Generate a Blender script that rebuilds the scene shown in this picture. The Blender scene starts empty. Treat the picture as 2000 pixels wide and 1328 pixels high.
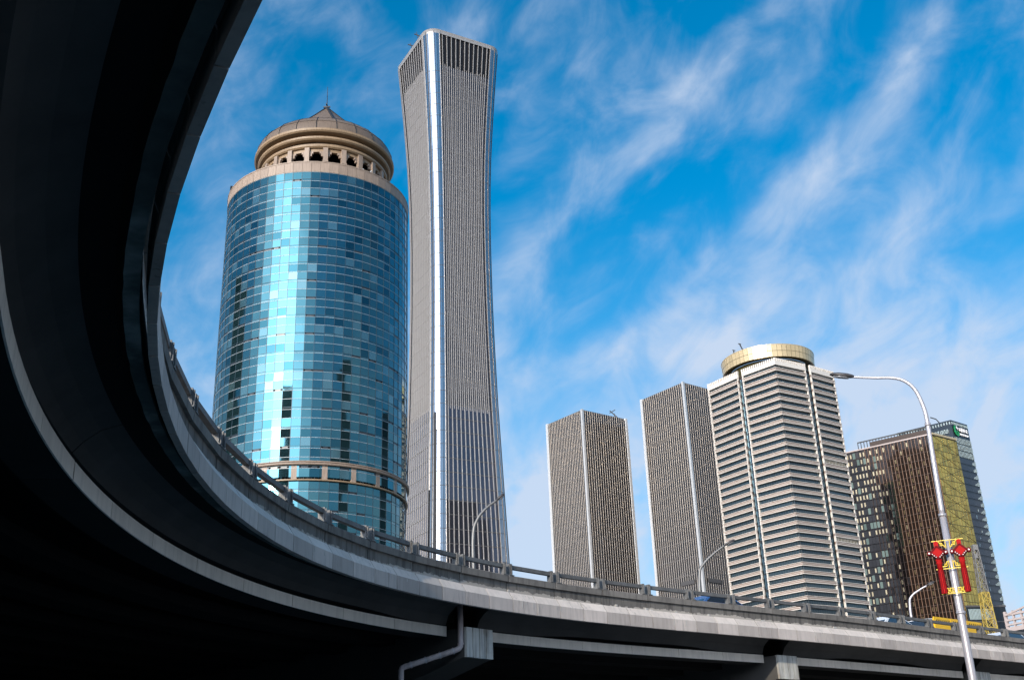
import bpy, math, random
from mathutils import Vector, Matrix, Quaternion
random.seed(7)
R = math.radians
SC = bpy.context.scene
COL = SC.collection

# ------------------------------------------------------------------ camera
F_PX, PITCH, ROLL = 2170.0, R(23.04), R(2.2)
CAM = Vector((0, 0, 1.6))
cd = bpy.data.cameras.new('camera'); cam = bpy.data.objects.new('camera', cd); COL.objects.link(cam)
cd.sensor_width = 36.0; cd.lens = 36.0 * F_PX / 2000.0; cd.clip_start = 0.05; cd.clip_end = 20000
_fw = Vector((0, math.cos(PITCH), math.sin(PITCH))); _u0 = Vector((0, -math.sin(PITCH), math.cos(PITCH)))
_rt = Vector((1, 0, 0)) * math.cos(ROLL) - _u0 * math.sin(ROLL)
_up = Vector((1, 0, 0)) * math.sin(ROLL) + _u0 * math.cos(ROLL)
mw = Matrix((( _rt.x, _up.x, -_fw.x, CAM.x), (_rt.y, _up.y, -_fw.y, CAM.y), (_rt.z, _up.z, -_fw.z, CAM.z), (0, 0, 0, 1)))
cam.matrix_world = mw
SC.camera = cam
SC.render.resolution_x, SC.render.resolution_y = 1024, 679
SC.view_settings.view_transform = 'Standard'; SC.view_settings.look = 'None'
SC.view_settings.gamma = 1.0; SC.view_settings.use_curve_mapping = False
SC.view_settings.exposure = 0.80

# ------------------------------------------------------------------ world
SUN_AZ, SUN_EL = 209.0, 17.5          # degrees, clockwise from +Y
S_DIR = Vector((math.sin(R(SUN_AZ)) * math.cos(R(SUN_EL)), math.cos(R(SUN_AZ)) * math.cos(R(SUN_EL)), math.sin(R(SUN_EL))))
world = bpy.data.worlds.new('World'); SC.world = world; world.use_nodes = True


class NT:
    """tiny helper for node expressions"""
    def __init__(s, tree): s.t = tree; s.n = tree.nodes; s.l = tree.links
    def new(s, typ, **kw):
        n = s.n.new(typ)
        for k, v in kw.items(): setattr(n, k, v)
        return n
    def put(s, sock, v):
        if hasattr(v, 'is_linked') or isinstance(v, bpy.types.NodeSocket): s.l.new(v, sock)
        else:
            if isinstance(v, (tuple, list)) and len(v) == 3 and sock.type == 'RGBA': v = (*v, 1)
            sock.default_value = v
    def m(s, op, a, b=0.0, c=None, clamp=False):
        n = s.new('ShaderNodeMath', operation=op); n.use_clamp = clamp
        s.put(n.inputs[0], a); s.put(n.inputs[1], b)
        if c is not None: s.put(n.inputs[2], c)
        return n.outputs[0]
    def mix(s, f, a, b, typ='MIX'):
        n = s.new('ShaderNodeMix', data_type='RGBA', blend_type=typ)
        s.put(n.inputs['Factor'], f); s.put(n.inputs[6], a); s.put(n.inputs[7], b)
        return n.outputs[2]
    def ramp(s, f, lo, hi, a=0.0, b=1.0):
        n = s.new('ShaderNodeMapRange', interpolation_type='SMOOTHSTEP')
        s.put(n.inputs[0], f); n.inputs[1].default_value = lo; n.inputs[2].default_value = hi
        n.inputs[3].default_value = a; n.inputs[4].default_value = b
        return n.outputs[0]
    def noise(s, vec, scale, detail=4, rough=0.55, dist=0.0, dim='3D'):
        n = s.new('ShaderNodeTexNoise', noise_dimensions=dim)
        if vec is not None: s.l.new(vec, n.inputs['Vector'])
        n.inputs['Scale'].default_value = scale; n.inputs['Detail'].default_value = detail
        n.inputs['Roughness'].default_value = rough; n.inputs['Distortion'].default_value = dist
        return n.outputs['Fac']
    def comb(s, x, y, z):
        n = s.new('ShaderNodeCombineXYZ'); s.put(n.inputs[0], x); s.put(n.inputs[1], y); s.put(n.inputs[2], z)
        return n.outputs[0]
    def sep(s, v):
        n = s.new('ShaderNodeSeparateXYZ'); s.l.new(v, n.inputs[0]); return n.outputs


def build_world():
    g = NT(world.node_tree); g.n.clear()
    out = g.new('ShaderNodeOutputWorld'); bg = g.new('ShaderNodeBackground')
    sky = g.new('ShaderNodeTexSky', sky_type='NISHITA'); sky.sun_disc = False
    sky.sun_elevation = R(SUN_EL); sky.sun_rotation = R(SUN_AZ)
    sky.altitude = 50; sky.air_density = 1.0; sky.dust_density = 1.4; sky.ozone_density = 3.0
    tc = g.new('ShaderNodeTexCoord'); d = tc.outputs['Generated']
    x, y, z = g.sep(d)
    az = g.m('MULTIPLY', g.m('ARCTAN2', x, y), 57.29578)
    el = g.m('MULTIPLY', g.m('ARCSINE', z), 57.29578)
    hs = g.new('ShaderNodeHueSaturation'); hs.inputs['Saturation'].default_value = 1.62
    hs.inputs['Hue'].default_value = 0.489
    hs.inputs['Value'].default_value = 0.93; g.l.new(sky.outputs[0], hs.inputs['Color'])
    # cirrus streaks: (azimuth, elevation, half length, half width, tilt deg, weight) in degrees of sky
    bands = [(11.5, 34.2, 6.2, 1.15, 38, .95), (16.6, 33.8, 2.6, 1.5, 30, .62), (19.8, 29.6, 5.5, 1.6, 30, .8),
             (10.4, 25.4, 5.2, .75, 28, .62), (16.6, 28.2, 4.0, 1.3, 42, .55), (3.0, 28.9, 4.6, 1.1, 38, .5),
             (18.5, 24.0, 8.0, 1.7, 20, .72), (0.5, 26.6, 3.6, 2.2, 60, .42), (-8.0, 37.0, 6.0, 2.0, 20, .45),
             (-16, 30.0, 3.5, 5.0, 20, .42), (25.0, 34.0, 3.0, 1.1, 48, .7), (7.5, 22.6, 9.0, 1.0, 12, .42),
             (2.0, 15.0, 2.2, 2.2, 0, .75), (22, 17.0, 5.0, 3.0, 10, .5)]
    tot = None
    wob = g.noise(d, 5.5, 4, .6)
    azw = g.m('ADD', az, g.m('MULTIPLY', g.m('SUBTRACT', wob, .5), 6.0))
    wob2 = g.noise(g.comb(g.m('ADD', x, 3.1), y, z), 6.5, 4, .6)
    elw = g.m('ADD', el, g.m('MULTIPLY', g.m('SUBTRACT', wob2, .5), 6.0))
    for (a0, e0, La, Lb, th, w) in bands:
        c, s_ = math.cos(R(th)), math.sin(R(th))
        da = g.m('SUBTRACT', azw, a0); de = g.m('SUBTRACT', elw, e0)
        u = g.m('ADD', g.m('MULTIPLY', da, c / La), g.m('MULTIPLY', de, s_ / La))
        v = g.m('ADD', g.m('MULTIPLY', da, -s_ / Lb), g.m('MULTIPLY', de, c / Lb))
        q = g.m('ADD', g.m('MULTIPLY', u, u), g.m('MULTIPLY', v, v))
        e = g.m('MULTIPLY', g.m('EXPONENT', g.m('MULTIPLY', q, -0.7)), w)
        tot = e if tot is None else g.m('ADD', tot, e)
    # streaky detail along the drift direction of the cirrus
    c, s_ = math.cos(R(33)), math.sin(R(33))
    u = g.m('ADD', g.m('MULTIPLY', az, c), g.m('MULTIPLY', el, s_)); v = g.m('ADD', g.m('MULTIPLY', az, -s_), g.m('MULTIPLY', el, c))
    fine = g.noise(g.comb(g.m('MULTIPLY', u, .21), g.m('MULTIPLY', v, .31), 1.7), 1.0, 8, .55, .6)
    wisp = g.noise(g.comb(g.m('MULTIPLY', u, .05), g.m('MULTIPLY', v, .13), 5.2), 1.0, 5, .55, .5)
    broad = g.noise(g.comb(g.m('MULTIPLY', u, .10), g.m('MULTIPLY', v, .15), 8.3), 1.0, 6, .57, .5)
    haze = g.ramp(el, 31.0, 9.0, 0.0, 1.0)
    bias = g.m('ADD', g.m('MULTIPLY', tot, .25), g.m('MULTIPLY', haze, .30))
    body = g.m('ADD', g.m('ADD', g.m('MULTIPLY', broad, .55), g.m('MULTIPLY', fine, .45)), bias)
    dens = g.m('MULTIPLY', g.ramp(body, .44, 1.0), g.ramp(fine, .22, .70, .72, 1.1))
    dens = g.m('MINIMUM', g.m('ADD', g.m('MULTIPLY', dens, .88), g.m('MULTIPLY', haze, .28)), .92)
    # cirrus is lit by the same sky and sun: white, a little brighter towards the sun
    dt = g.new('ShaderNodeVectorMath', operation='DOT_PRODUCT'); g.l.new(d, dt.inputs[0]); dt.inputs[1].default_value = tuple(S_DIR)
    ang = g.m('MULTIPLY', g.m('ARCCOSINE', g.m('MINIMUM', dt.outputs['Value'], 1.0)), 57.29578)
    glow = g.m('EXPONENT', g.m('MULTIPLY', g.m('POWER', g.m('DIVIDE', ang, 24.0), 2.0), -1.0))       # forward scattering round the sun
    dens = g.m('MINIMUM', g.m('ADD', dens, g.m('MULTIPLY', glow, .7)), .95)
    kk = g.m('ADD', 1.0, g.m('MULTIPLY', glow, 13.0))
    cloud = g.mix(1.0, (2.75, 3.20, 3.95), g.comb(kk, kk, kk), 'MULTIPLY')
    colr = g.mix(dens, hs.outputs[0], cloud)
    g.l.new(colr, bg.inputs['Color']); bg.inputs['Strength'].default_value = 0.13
    g.l.new(bg.outputs[0], out.inputs[0])


build_world()
sl = bpy.data.lights.new('sun', 'SUN'); sl.energy = 2.25; sl.angle = R(0.6); sl.color = (1.0, .88, .70)
so = bpy.data.objects.new('sun', sl); COL.objects.link(so)
so.rotation_euler = S_DIR.to_track_quat('Z', 'Y').to_euler()
so.location = (0, 0, 300)


# ------------------------------------------------------------------ materials
MATS = {}


def mat(name, col, rough=.6, metal=0.0, spec=.5, var=0.0, grain=None, bump=0.0, coat=0.0, streak=0.0, rnd=0.0, tint=None, drip=0.0):
    """principled material; grain = noise scale (object space), var = tone variation, streak = vertical dirt runs,
    rnd = tone change from piece to piece"""
    m = bpy.data.materials.new(name); m.use_nodes = True; g = NT(m.node_tree)
    b = g.n['Principled BSDF']
    b.inputs['Base Color'].default_value = (*col, 1); b.inputs['Roughness'].default_value = rough
    b.inputs['Metallic'].default_value = metal; b.inputs['Specular IOR Level'].default_value = spec
    if coat: b.inputs['Coat Weight'].default_value = coat; b.inputs['Coat Roughness'].default_value = .05
    c = (*col, 1); cs = None
    geo = g.new('ShaderNodeNewGeometry'); pos = geo.outputs['Position']
    if grain:
        n1 = g.noise(pos, grain, 6, .6); n2 = g.noise(pos, grain * .18, 3, .5)
        k = g.m('ADD', g.m('MULTIPLY', g.m('SUBTRACT', n1, .5), var * 2), g.m('MULTIPLY', g.m('SUBTRACT', n2, .5), var * 2.2))
        k = g.m('ADD', k, 1.0)
        cs = k
    if streak:
        x, y, z = g.sep(pos)
        n3 = g.noise(g.comb(g.m('MULTIPLY', x, 5.0), g.m('MULTIPLY', y, 5.0), g.m('MULTIPLY', z, .45)), 1.0, 4, .6)
        k3 = g.ramp(n3, .42, .68, 1.0, 1.0 - streak)
        cs = k3 if cs is None else g.m('MULTIPLY', cs, k3)
    if drip:
        x, y, z = g.sep(pos)
        n6 = g.noise(g.comb(g.m('MULTIPLY', x, 9.0), g.m('MULTIPLY', y, 9.0), g.m('MULTIPLY', z, .8)), 1.0, 3, .6)
        n7 = g.noise(pos, .45, 3, .6)
        k6 = g.m('SUBTRACT', 1.0, g.m('MULTIPLY', g.ramp(n6, .55, .66, 0, drip), g.ramp(n7, .46, .62)))
        cs = k6 if cs is None else g.m('MULTIPLY', cs, k6)
    if rnd:
        oi = g.new('ShaderNodeObjectInfo')
        k4 = g.m('ADD', g.m('MULTIPLY', oi.outputs['Random'], rnd * 2), 1.0 - rnd)
        cs = k4 if cs is None else g.m('MULTIPLY', cs, k4)
    if cs is not None:
        col_s = g.mix(1.0, c, g.comb(cs, cs, cs), 'MULTIPLY')
        if tint:
            n5 = g.noise(pos, (grain or 1) * .35, 4, .6)
            col_s = g.mix(g.ramp(n5, .5, .72, 0, .8), col_s, tint)
        g.l.new(col_s, b.inputs['Base Color'])
    if bump:
        bn = g.new('ShaderNodeBump'); bn.inputs['Strength'].default_value = bump; bn.inputs['Distance'].default_value = .02
        g.l.new(g.noise(pos, (grain or 3) * 3, 6, .65), bn.inputs['Height']); g.l.new(bn.outputs[0], b.inputs['Normal'])
    MATS[name] = m
    return m


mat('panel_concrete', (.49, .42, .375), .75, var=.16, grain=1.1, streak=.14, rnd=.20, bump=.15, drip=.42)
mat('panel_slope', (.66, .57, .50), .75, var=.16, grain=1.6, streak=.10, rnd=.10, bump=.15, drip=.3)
mat('parapet_concrete', (.155, .14, .125), .85, var=.3, grain=2.2, streak=.5, rnd=.14, bump=.3)
mat('cap_concrete', (.19, .17, .15), .85, var=.28, grain=2.2, streak=.35, rnd=.12, bump=.3)
mat('rail_metal', (.15, .145, .14), .6, var=.25, grain=3.0, streak=.3, rnd=.12, metal=.2)
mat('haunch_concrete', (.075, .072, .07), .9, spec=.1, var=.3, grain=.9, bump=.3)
mat('girder_shade_body', (.03, .03, .03), .9, spec=.1, var=.3, grain=1.0)  # dark tone paints the shade on the outer girder's body
mat('girder_lit_face', (.78, .70, .62), .85, var=.14, grain=1.5, streak=.12, bump=.2, rnd=.08)  # pale tone paints the light on the same girder's side face
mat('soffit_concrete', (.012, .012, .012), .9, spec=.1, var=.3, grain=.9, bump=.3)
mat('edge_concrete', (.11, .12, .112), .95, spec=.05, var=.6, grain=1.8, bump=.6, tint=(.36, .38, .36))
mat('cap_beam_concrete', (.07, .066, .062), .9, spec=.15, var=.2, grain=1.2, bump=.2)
mat('rib_concrete', (.52, .50, .46), .8, var=.2, grain=1.8, streak=.45, tint=(.20, .13, .07))
mat('asphalt', (.05, .05, .052), .9, var=.2, grain=2.0, bump=.2)
mat('ground_mat', (.36, .335, .30), .9, var=.25, grain=.15)
mat('pipe_paint', (.52, .43, .42), .45, var=.15, grain=2.5, streak=.3)
mat('peel', (.50, .47, .43), .85, var=.3, grain=6.0)

# blue tower glass: coated panes, strongly reflecting
mat('blue_glass', (.078, .195, .212), .03, .92, rnd=.08)
mat('blue_glass_pale', (.145, .27, .285), .12, .8, rnd=.12)
mat('blue_glass_deep', (.04, .125, .145), .03, .92, rnd=.1)
mat('vent_dark', (.02, .025, .03), .35)
mat('blue_mullion', (.05, .07, .085), .4, .3)
mat('silver_mullion', (.42, .44, .45), .5, .2)
mat('granite', (.31, .225, .165), .55, var=.14, grain=.25, streak=.22, rnd=.10)
mat('bronze_stone', (.29, .19, .105), .5, var=.16, grain=.3, streak=.25)
mat('dome_metal', (.175, .125, .088), .45, .1, var=.15, grain=.3, streak=.25, rnd=.08)
mat('void', (.006, .006, .006), .9, spec=0.0)
mat('dark_metal', (.05, .045, .04), .4, .6)

mat('fin_metal', (.42, .37, .325), .34, .45)
mat('fin_bead', (.15, .13, .11), .27, 1.0)
mat('fin_metal_bright', (.62, .58, .54), .25, .4)
mat('tower_glass', (.05, .05, .055), .04, .55, spec=.9)
mat('tower_glass_blue', (.04, .042, .055), .04, .5)
mat('tower_glass_low', (.10, .105, .13), .04, .8)
mat('corner_glass', (.40, .41, .43), .10, .9)
mat('crown_black', (.010, .010, .012), .5, spec=.2)
mat('tower_rib', (.10, .09, .085), .4, .4)
mat('a_glass', (.018, .017, .018), .06, .2, spec=.5)
mat('a_fin', (.40, .345, .305), .36, .35)
mat('spandrel', (.27, .19, .15), .35, var=.06, grain=.08, spec=.6)
mat('spandrel_white', (.66, .585, .50), .3, var=.05, grain=.08, spec=.6)
mat('soffit_shadow_gap', (.05, .035, .03), .6)
mat('c_glass', (.05, .075, .085), .04, .7, rnd=.25)
mat('c_slot_glass', (.05, .09, .12), .03, .8)
mat('gold_drum', (.60, .44, .24), .3, .4, rnd=.12)
mat('gold_glass', (.46, .325, .075), .12, .75, rnd=.3)
mat('gold_line', (.07, .055, .02), .4, .3)
mat('brown_glass', (.022, .015, .012), .08, .3, spec=.3)
mat('brown_fin', (.17, .09, .055), .45, .2)
mat('brown_glint_pane', (.38, .28, .16), .12, .8)  # brown panes whose warm colour also paints amber glints and reflections
mat('green_pane', (.10, .115, .085), .06, .8)
mat('brown_roof', (.05, .032, .025), .7)
mat('dark_glass', (.03, .036, .042), .05, .6)
mat('slate_glass', (.065, .07, .08), .10, .75)
mat('slate_blind', (.30, .36, .35), .3)
mat('sign_green', (.01, .25, .07), .4)
mat('sign_white', (.85, .80, .76), .5)
mat('lattice_yellow', (.40, .28, .05), .5, var=.3, grain=.3)
mat('lattice_grey', (.16, .15, .14), .5)
mat('pink_frame', (.42, .34, .31), .6)
mat('lamp_grey', (.17, .165, .16), .4, .3)
mat('lamp_paint', (.47, .44, .46), .34, .35, var=.05, grain=2)
mat('lamp_head', (.05, .045, .045), .4)
mat('lamp_glass', (.22, .22, .23), .2)
mat('lantern_red', (.42, .010, .010), .75, spec=.15)
mat('lantern_dark', (.14, .004, .008), .75, spec=.15)
mat('lantern_yellow', (.85, .58, .02), .45)
mat('lantern_white', (.7, .6, .58), .4)
mat('car_blue', (.06, .17, .42), .25, .3, coat=.8)
mat('car_white', (.72, .72, .74), .25, coat=.8)
mat('car_silver', (.45, .46, .48), .25, .6, coat=.8)
mat('car_yellow', (.85, .48, .02), .4)
mat('car_glass', (.02, .03, .045), .05, spec=.8)
mat('tyre', (.02, .02, .02), .8)
mat('rim', (.4, .4, .42), .3, .8)
mat('headlamp', (.7, .7, .7), .15)
mat('city_dark', (.018, .018, .02), .35, .2)
mat('city_band', (.05, .05, .052), .3, .3)
mat('city_white', (.85, .83, .80), .6)
mat('city_win', (.06, .07, .08), .1, .4)


# parapet wall: old paint flaking off near its foot (a worn patch with its own ragged shape)
def flaking():
    m = MATS['parapet_concrete']; g = NT(m.node_tree); b = g.n['Principled BSDF']
    src = b.inputs['Base Color'].links[0].from_socket
    geo = g.new('ShaderNodeNewGeometry'); pos = geo.outputs['Position']
    x, y, z = g.sep(pos)
    n = g.noise(g.comb(x, y, g.m('MULTIPLY', z, 1.6)), 3.4, 6, .68, .4)
    nb = g.noise(pos, .35, 2, .5)
    h = g.ramp(z, 9.39, 9.66, .22, -.30)
    f = g.ramp(g.m('ADD', g.m('ADD', n, h), g.m('MULTIPLY', g.m('SUBTRACT', nb, .5), .75)), .57, .61)
    g.l.new(g.mix(f, src, (.42, .37, .32)), b.inputs['Base Color'])


flaking()


# ------------------------------------------------------------------ mesh building
class MB:
    def __init__(s): s.v = []; s.f = []; s.mi = []; s.cur = 0
    def face(s, pts):
        i = len(s.v); s.v += [tuple(p) for p in pts]; s.f.append(tuple(range(i, i + len(pts)))); s.mi.append(s.cur)
    def box(s, c, size, rz=0.0, axes=None):
        cx, cy, cz = c; hx, hy, hz = size[0] / 2, size[1] / 2, size[2] / 2
        if axes is None:
            ca, sa = math.cos(rz), math.sin(rz); ax = Vector((ca, sa, 0)); ay = Vector((-sa, ca, 0)); a3 = Vector((0, 0, 1))
        else: ax, ay, a3 = axes
        i = len(s.v); C = Vector(c)
        for dz in (-1, 1):
            for dx, dy in ((-1, -1), (1, -1), (1, 1), (-1, 1)):
                s.v.append(tuple(C + ax * (dx * hx) + ay * (dy * hy) + a3 * (dz * hz)))
        for q in ((3, 2, 1, 0), (4, 5, 6, 7), (0, 1, 5, 4), (1, 2, 6, 5), (2, 3, 7, 6), (3, 0, 4, 7)):
            s.f.append(tuple(i + k for k in q)); s.mi.append(s.cur)
    def bar(s, a, b, w, d=None, up=Vector((0, 0, 1))):
        a, b = Vector(a), Vector(b); d = d or w
        t = (b - a); L = t.length; t.normalize()
        if abs(t.dot(up)) > .98: up = Vector((0, 1, 0))
        x = t.cross(up).normalized(); y = x.cross(t).normalized()
        s.box((a + b) / 2, (w, L, d), axes=(x, t, y))
    def prism(s, poly, z0, z1, cap=True):
        n = len(poly); i = len(s.v)
        s.v += [(p[0], p[1], z0) for p in poly] + [(p[0], p[1], z1) for p in poly]
        for k in range(n):
            k2 = (k + 1) % n; s.f.append((i + k, i + k2, i + n + k2, i + n + k)); s.mi.append(s.cur)
        if cap:
            s.f.append(tuple(i + n + k for k in range(n))); s.mi.append(s.cur)
            s.f.append(tuple(i + k for k in reversed(range(n)))); s.mi.append(s.cur)
    def loft(s, rings, closed=True, caps=False):
        n = len(rings[0]); i = len(s.v)
        for r in rings: s.v += [tuple(p) for p in r]
        for a in range(len(rings) - 1):
            for k in range(n if closed else n - 1):
                k2 = (k + 1) % n
                s.f.append((i + a * n + k, i + a * n + k2, i + (a + 1) * n + k2, i + (a + 1) * n + k)); s.mi.append(s.cur)
        if caps:
            s.f.append(tuple(i + k for k in reversed(range(n)))); s.mi.append(s.cur)
            e = i + (len(rings) - 1) * n; s.f.append(tuple(e + k for k in range(n))); s.mi.append(s.cur)
    def lathe(s, prof, cx, cy, n=64, a0=0.0, a1=2 * math.pi):
        full = abs(a1 - a0 - 2 * math.pi) < 1e-6
        m = n if full else n + 1; rings = []
        for (r, z) in prof:
            rings.append([(cx + r * math.cos(a0 + (a1 - a0) * k / n), cy + r * math.sin(a0 + (a1 - a0) * k / n), z) for k in range(m)])
        s.loft(rings, closed=full)
    def tube(s, pts, r, n=10, caps=True):
        pts = [Vector(p) for p in pts]; rings = []; rr = r if isinstance(r, (list, tuple)) else [r] * len(pts)
        prev = None
        for k, p in enumerate(pts):
            t = (pts[min(k + 1, len(pts) - 1)] - pts[max(k - 1, 0)]).normalized()
            if prev is None:
                up = Vector((0, 0, 1)) if abs(t.z) < .9 else Vector((0, 1, 0))
                x = t.cross(up).normalized()
            else: x = (prev - t * prev.dot(t)).normalized()
            prev = x; y = t.cross(x)
            rings.append([p + (x * math.cos(2 * math.pi * j / n) + y * math.sin(2 * math.pi * j / n)) * rr[k] for j in range(n)])
        s.loft(rings, True, caps)
    def build(s, name, mats, parent=None, smooth=False, off=None):
        me = s.mesh(name, mats, smooth, off if off is not None else (ROOT.get(parent.name) if parent else None))
        return link(name, me, parent)
    def mesh(s, name, mats, smooth=False, off=None):
        me = bpy.data.meshes.new(name)
        v = s.v if off is None else [(p[0] - off[0], p[1] - off[1], p[2] - off[2]) for p in s.v]
        me.from_pydata(v, [], s.f); me.update()
        if not isinstance(mats, (list, tuple)): mats = [mats]
        for q in mats: me.materials.append(MATS[q])
        if len(mats) > 1: me.polygons.foreach_set('material_index', s.mi)
        if smooth: me.polygons.foreach_set('use_smooth', [True] * len(s.f))
        return me


ROOT = {}


def link(name, me, parent=None, loc=None, rot=None):
    o = bpy.data.objects.new(name, me); COL.objects.link(o)
    if parent is not None:
        o.parent = parent; ROOT[o.name] = ROOT[parent.name]
    if loc is not None:
        b = ROOT[parent.name] if parent is not None else (0, 0, 0)
        o.location = (loc[0] - b[0], loc[1] - b[1], loc[2] - b[2])
    if rot is not None: o.rotation_euler = rot
    return o


def thing(name, label, cat, loc, group=None, rz=0.0):
    o = bpy.data.objects.new(name, None); COL.objects.link(o); o.location = loc; o.rotation_euler.z = rz
    o.empty_display_size = .5
    o['label'] = label; o['category'] = cat
    if group: o['group'] = group
    ROOT[o.name] = tuple(loc)
    return o


def struct(name, mb, m):
    o = mb.build(name, m); o['kind'] = 'structure'; return o


def stuff(o): o['kind'] = 'stuff'; return o


def pol(az, dist, z=0.0):
    return Vector((math.sin(R(az)) * dist, math.cos(R(az)) * dist, z))


# ------------------------------------------------------------------ ground
g_ = MB(); g_.face([(-9000, -9000, 0), (9000, -9000, 0), (9000, 9000, 0), (-9000, 9000, 0)])
struct('ground', g_, 'ground_mat')

# ------------------------------------------------------------------ the overpass
# plan of the deck's outer edge, (x, y) every 4 m
EDGE = [(-2.134, 8.106), (-4.03, 11.809), (-5.41, 15.466), (-6.373, 19.289), (-6.894, 23.285), (-6.902, 27.353), (-6.331, 31.351),
        (-5.151, 35.153), (-3.382, 38.668), (-1.091, 41.864), (1.614, 44.757), (4.604, 47.407), (7.75, 49.9), (10.941, 52.327),
        (14.103, 54.765), (17.207, 57.261), (20.265, 59.822), (23.32, 62.418), (26.404, 64.993)]
_h = -30.0; _p = EDGE[0]; _back = []
for _k in range(6):
    _h -= 6.2
    _p = (_p[0] - 4 * math.sin(R(_h + 3.1)), _p[1] - 4 * math.cos(R(_h + 3.1))); _back.append(_p)
EDGE = _back[::-1] + EDGE
_p = EDGE[-1]
for _k in range(8):
    _p = (_p[0] + 4 * math.sin(R(50.5)), _p[1] + 4 * math.cos(R(50.5))); EDGE.append(_p)
T0, T1 = -24.0, 4.0 * (len(EDGE) - 1) - 24.0


def edge(t):
    """point and heading of the deck edge at arc position t (Catmull-Rom)"""
    u = (t - T0) / 4.0; i = max(0, min(len(EDGE) - 2, int(math.floor(u)))); f = u - i
    P = [Vector((*EDGE[max(0, min(len(EDGE) - 1, i + k))], 0)) for k in (-1, 0, 1, 2)]
    p = .5 * ((2 * P[1]) + (P[2] - P[0]) * f + (2 * P[0] - 5 * P[1] + 4 * P[2] - P[3]) * f * f + (3 * P[1] - P[0] - 3 * P[2] + P[3]) * f ** 3)
    d = .5 * ((P[2] - P[0]) + 2 * (2 * P[0] - 5 * P[1] + 4 * P[2] - P[3]) * f + 3 * (3 * P[1] - P[0] - 3 * P[2] + P[3]) * f * f)
    return p, d.normalized()


def bp(t, s, z):
    """point on the bridge: arc position t, setback s inwards from the outer face, height z"""
    p, d = edge(t); n = Vector((-d.y, d.x, 0))
    q = p + n * s; return Vector((q.x, q.y, z))


ZF = 8.6
PIER_T = [36.45, 54.9, 72.6]


def sweep(sections, ts):
    rings = []
    for t in ts:
        rings.append([bp(t, s, z) for (s, z) in (sections(t) if callable(sections) else sections)])
    b = MB(); b.loft(rings, True, True); return b


def frange(a, b, st):
    n = max(1, int(round((b - a) / st))); return [a + (b - a) * k / n for k in range(n + 1)]


bridge = thing('overpass', 'dark concrete road overpass curving overhead from the left to the right', 'overpass', (0, 20, 0))
# slab, carriageway, inner edge kerb
ts = frange(T0, T1, 1.0)
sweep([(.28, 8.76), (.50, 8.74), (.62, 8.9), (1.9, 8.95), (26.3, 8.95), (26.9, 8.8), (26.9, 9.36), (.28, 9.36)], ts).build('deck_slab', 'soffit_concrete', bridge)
sweep([(.55, 9.364), (26.7, 9.364), (26.7, 9.40), (.55, 9.40)], ts).build('carriageway', 'asphalt', bridge)
sweep([(26.7, 9.366), (26.95, 9.366), (26.95, 10.0), (26.7, 10.0)], ts).build('far_parapet', 'cap_concrete', bridge)
sweep([(26.0, 0), (26.6, 0), (26.6, 8.945), (26.0, 8.945)], ts).build('shade_wall', 'soffit_concrete', bridge)  # unseen wall added to keep sun and light out from under the deck
# rough cast edge of the slab seen from below
eb = MB(); rs = random.Random(3)
rings = []
for t in frange(T0, T1, .35):
    a = .27 + rs.uniform(-.006, .006); b2 = .50 + rs.uniform(-.012, .012); z = 8.735 - rs.uniform(0, .006)
    rings.append([bp(t, a, z), bp(t, b2, z), bp(t, b2, 8.80), bp(t, a, 8.80)])
eb.loft(rings, True, True); eb.build('slab_edge', 'edge_concrete', bridge)


# girders: bottom flange proud, web recessed except near the piers
def lens(t):
    d = min(abs(t - p) for p in PIER_T)
    if t < PIER_T[0]: d = abs(t - PIER_T[0]) + 1.0
    return max(0.0, min(1.0, (d - 2.6) / 4.0))


def gsec(off):
    def f(t):
        k = lens(t); k = k * k * (3 - 2 * k); so = 1.95 + off; w = .03 + .62 * k; so += .55 * max(0.0, min(1.0, (5.0 - t) / 5.0))
        return [(so, 7.8), (so, 8.15), (so + w, 8.155), (so + w, 8.97), (so + 1.25, 8.97), (so + 1.25, 8.155), (so + .95, 8.15), (so + .95, 7.8)]
    return f


def hsec(off):
    def f(t):
        so = 1.95 + off; k = lens(t); k = k * k * (3 - 2 * k); z0 = 8.17 + .17 * k
        return [(so + .05, z0), (so - .12, 8.55), (so - .45, 8.80), (so - .9, 8.94), (so - .9, 8.96), (so + .72, 8.96), (so + .72, z0)]
    return f


def span(a, b, off, name):
    if off == 0:
        n = max(1, round((b - a) / 2.66))
        for k in range(n):
            t0, t1 = a + (b - a) * k / n + .012, a + (b - a) * (k + 1) / n - .012
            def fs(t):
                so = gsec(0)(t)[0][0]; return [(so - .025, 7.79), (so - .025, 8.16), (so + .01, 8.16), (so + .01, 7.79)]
            sweep(fs, frange(t0, t1, .67)).build('flange_strip', 'girder_lit_face', bridge)  # thin plate added to carry the painted light of the girder side
    if off == 0: sweep(hsec(off), frange(a, b, .5)).build('web_haunch', 'haunch_concrete', bridge)
    return sweep(gsec(off), frange(a, b, .5 if off == 0 else 1.0)).build(name, 'girder_shade_body' if off == 0 else 'soffit_concrete', bridge)


JOINT = 13.6
cuts = [T0, JOINT] + [None]
for off in [2.7 * _k for _k in range(9)]:
    span(T0, JOINT - .02, off, 'girder'); span(JOINT + .02, PIER_T[0] - .9, off, 'girder')
    span(PIER_T[0] + .75, PIER_T[1] - .75, off, 'girder'); span(PIER_T[1] + .75, PIER_T[2] - .75, off, 'girder')
    span(PIER_T[2] + .75, T1, off, 'girder')


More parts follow.
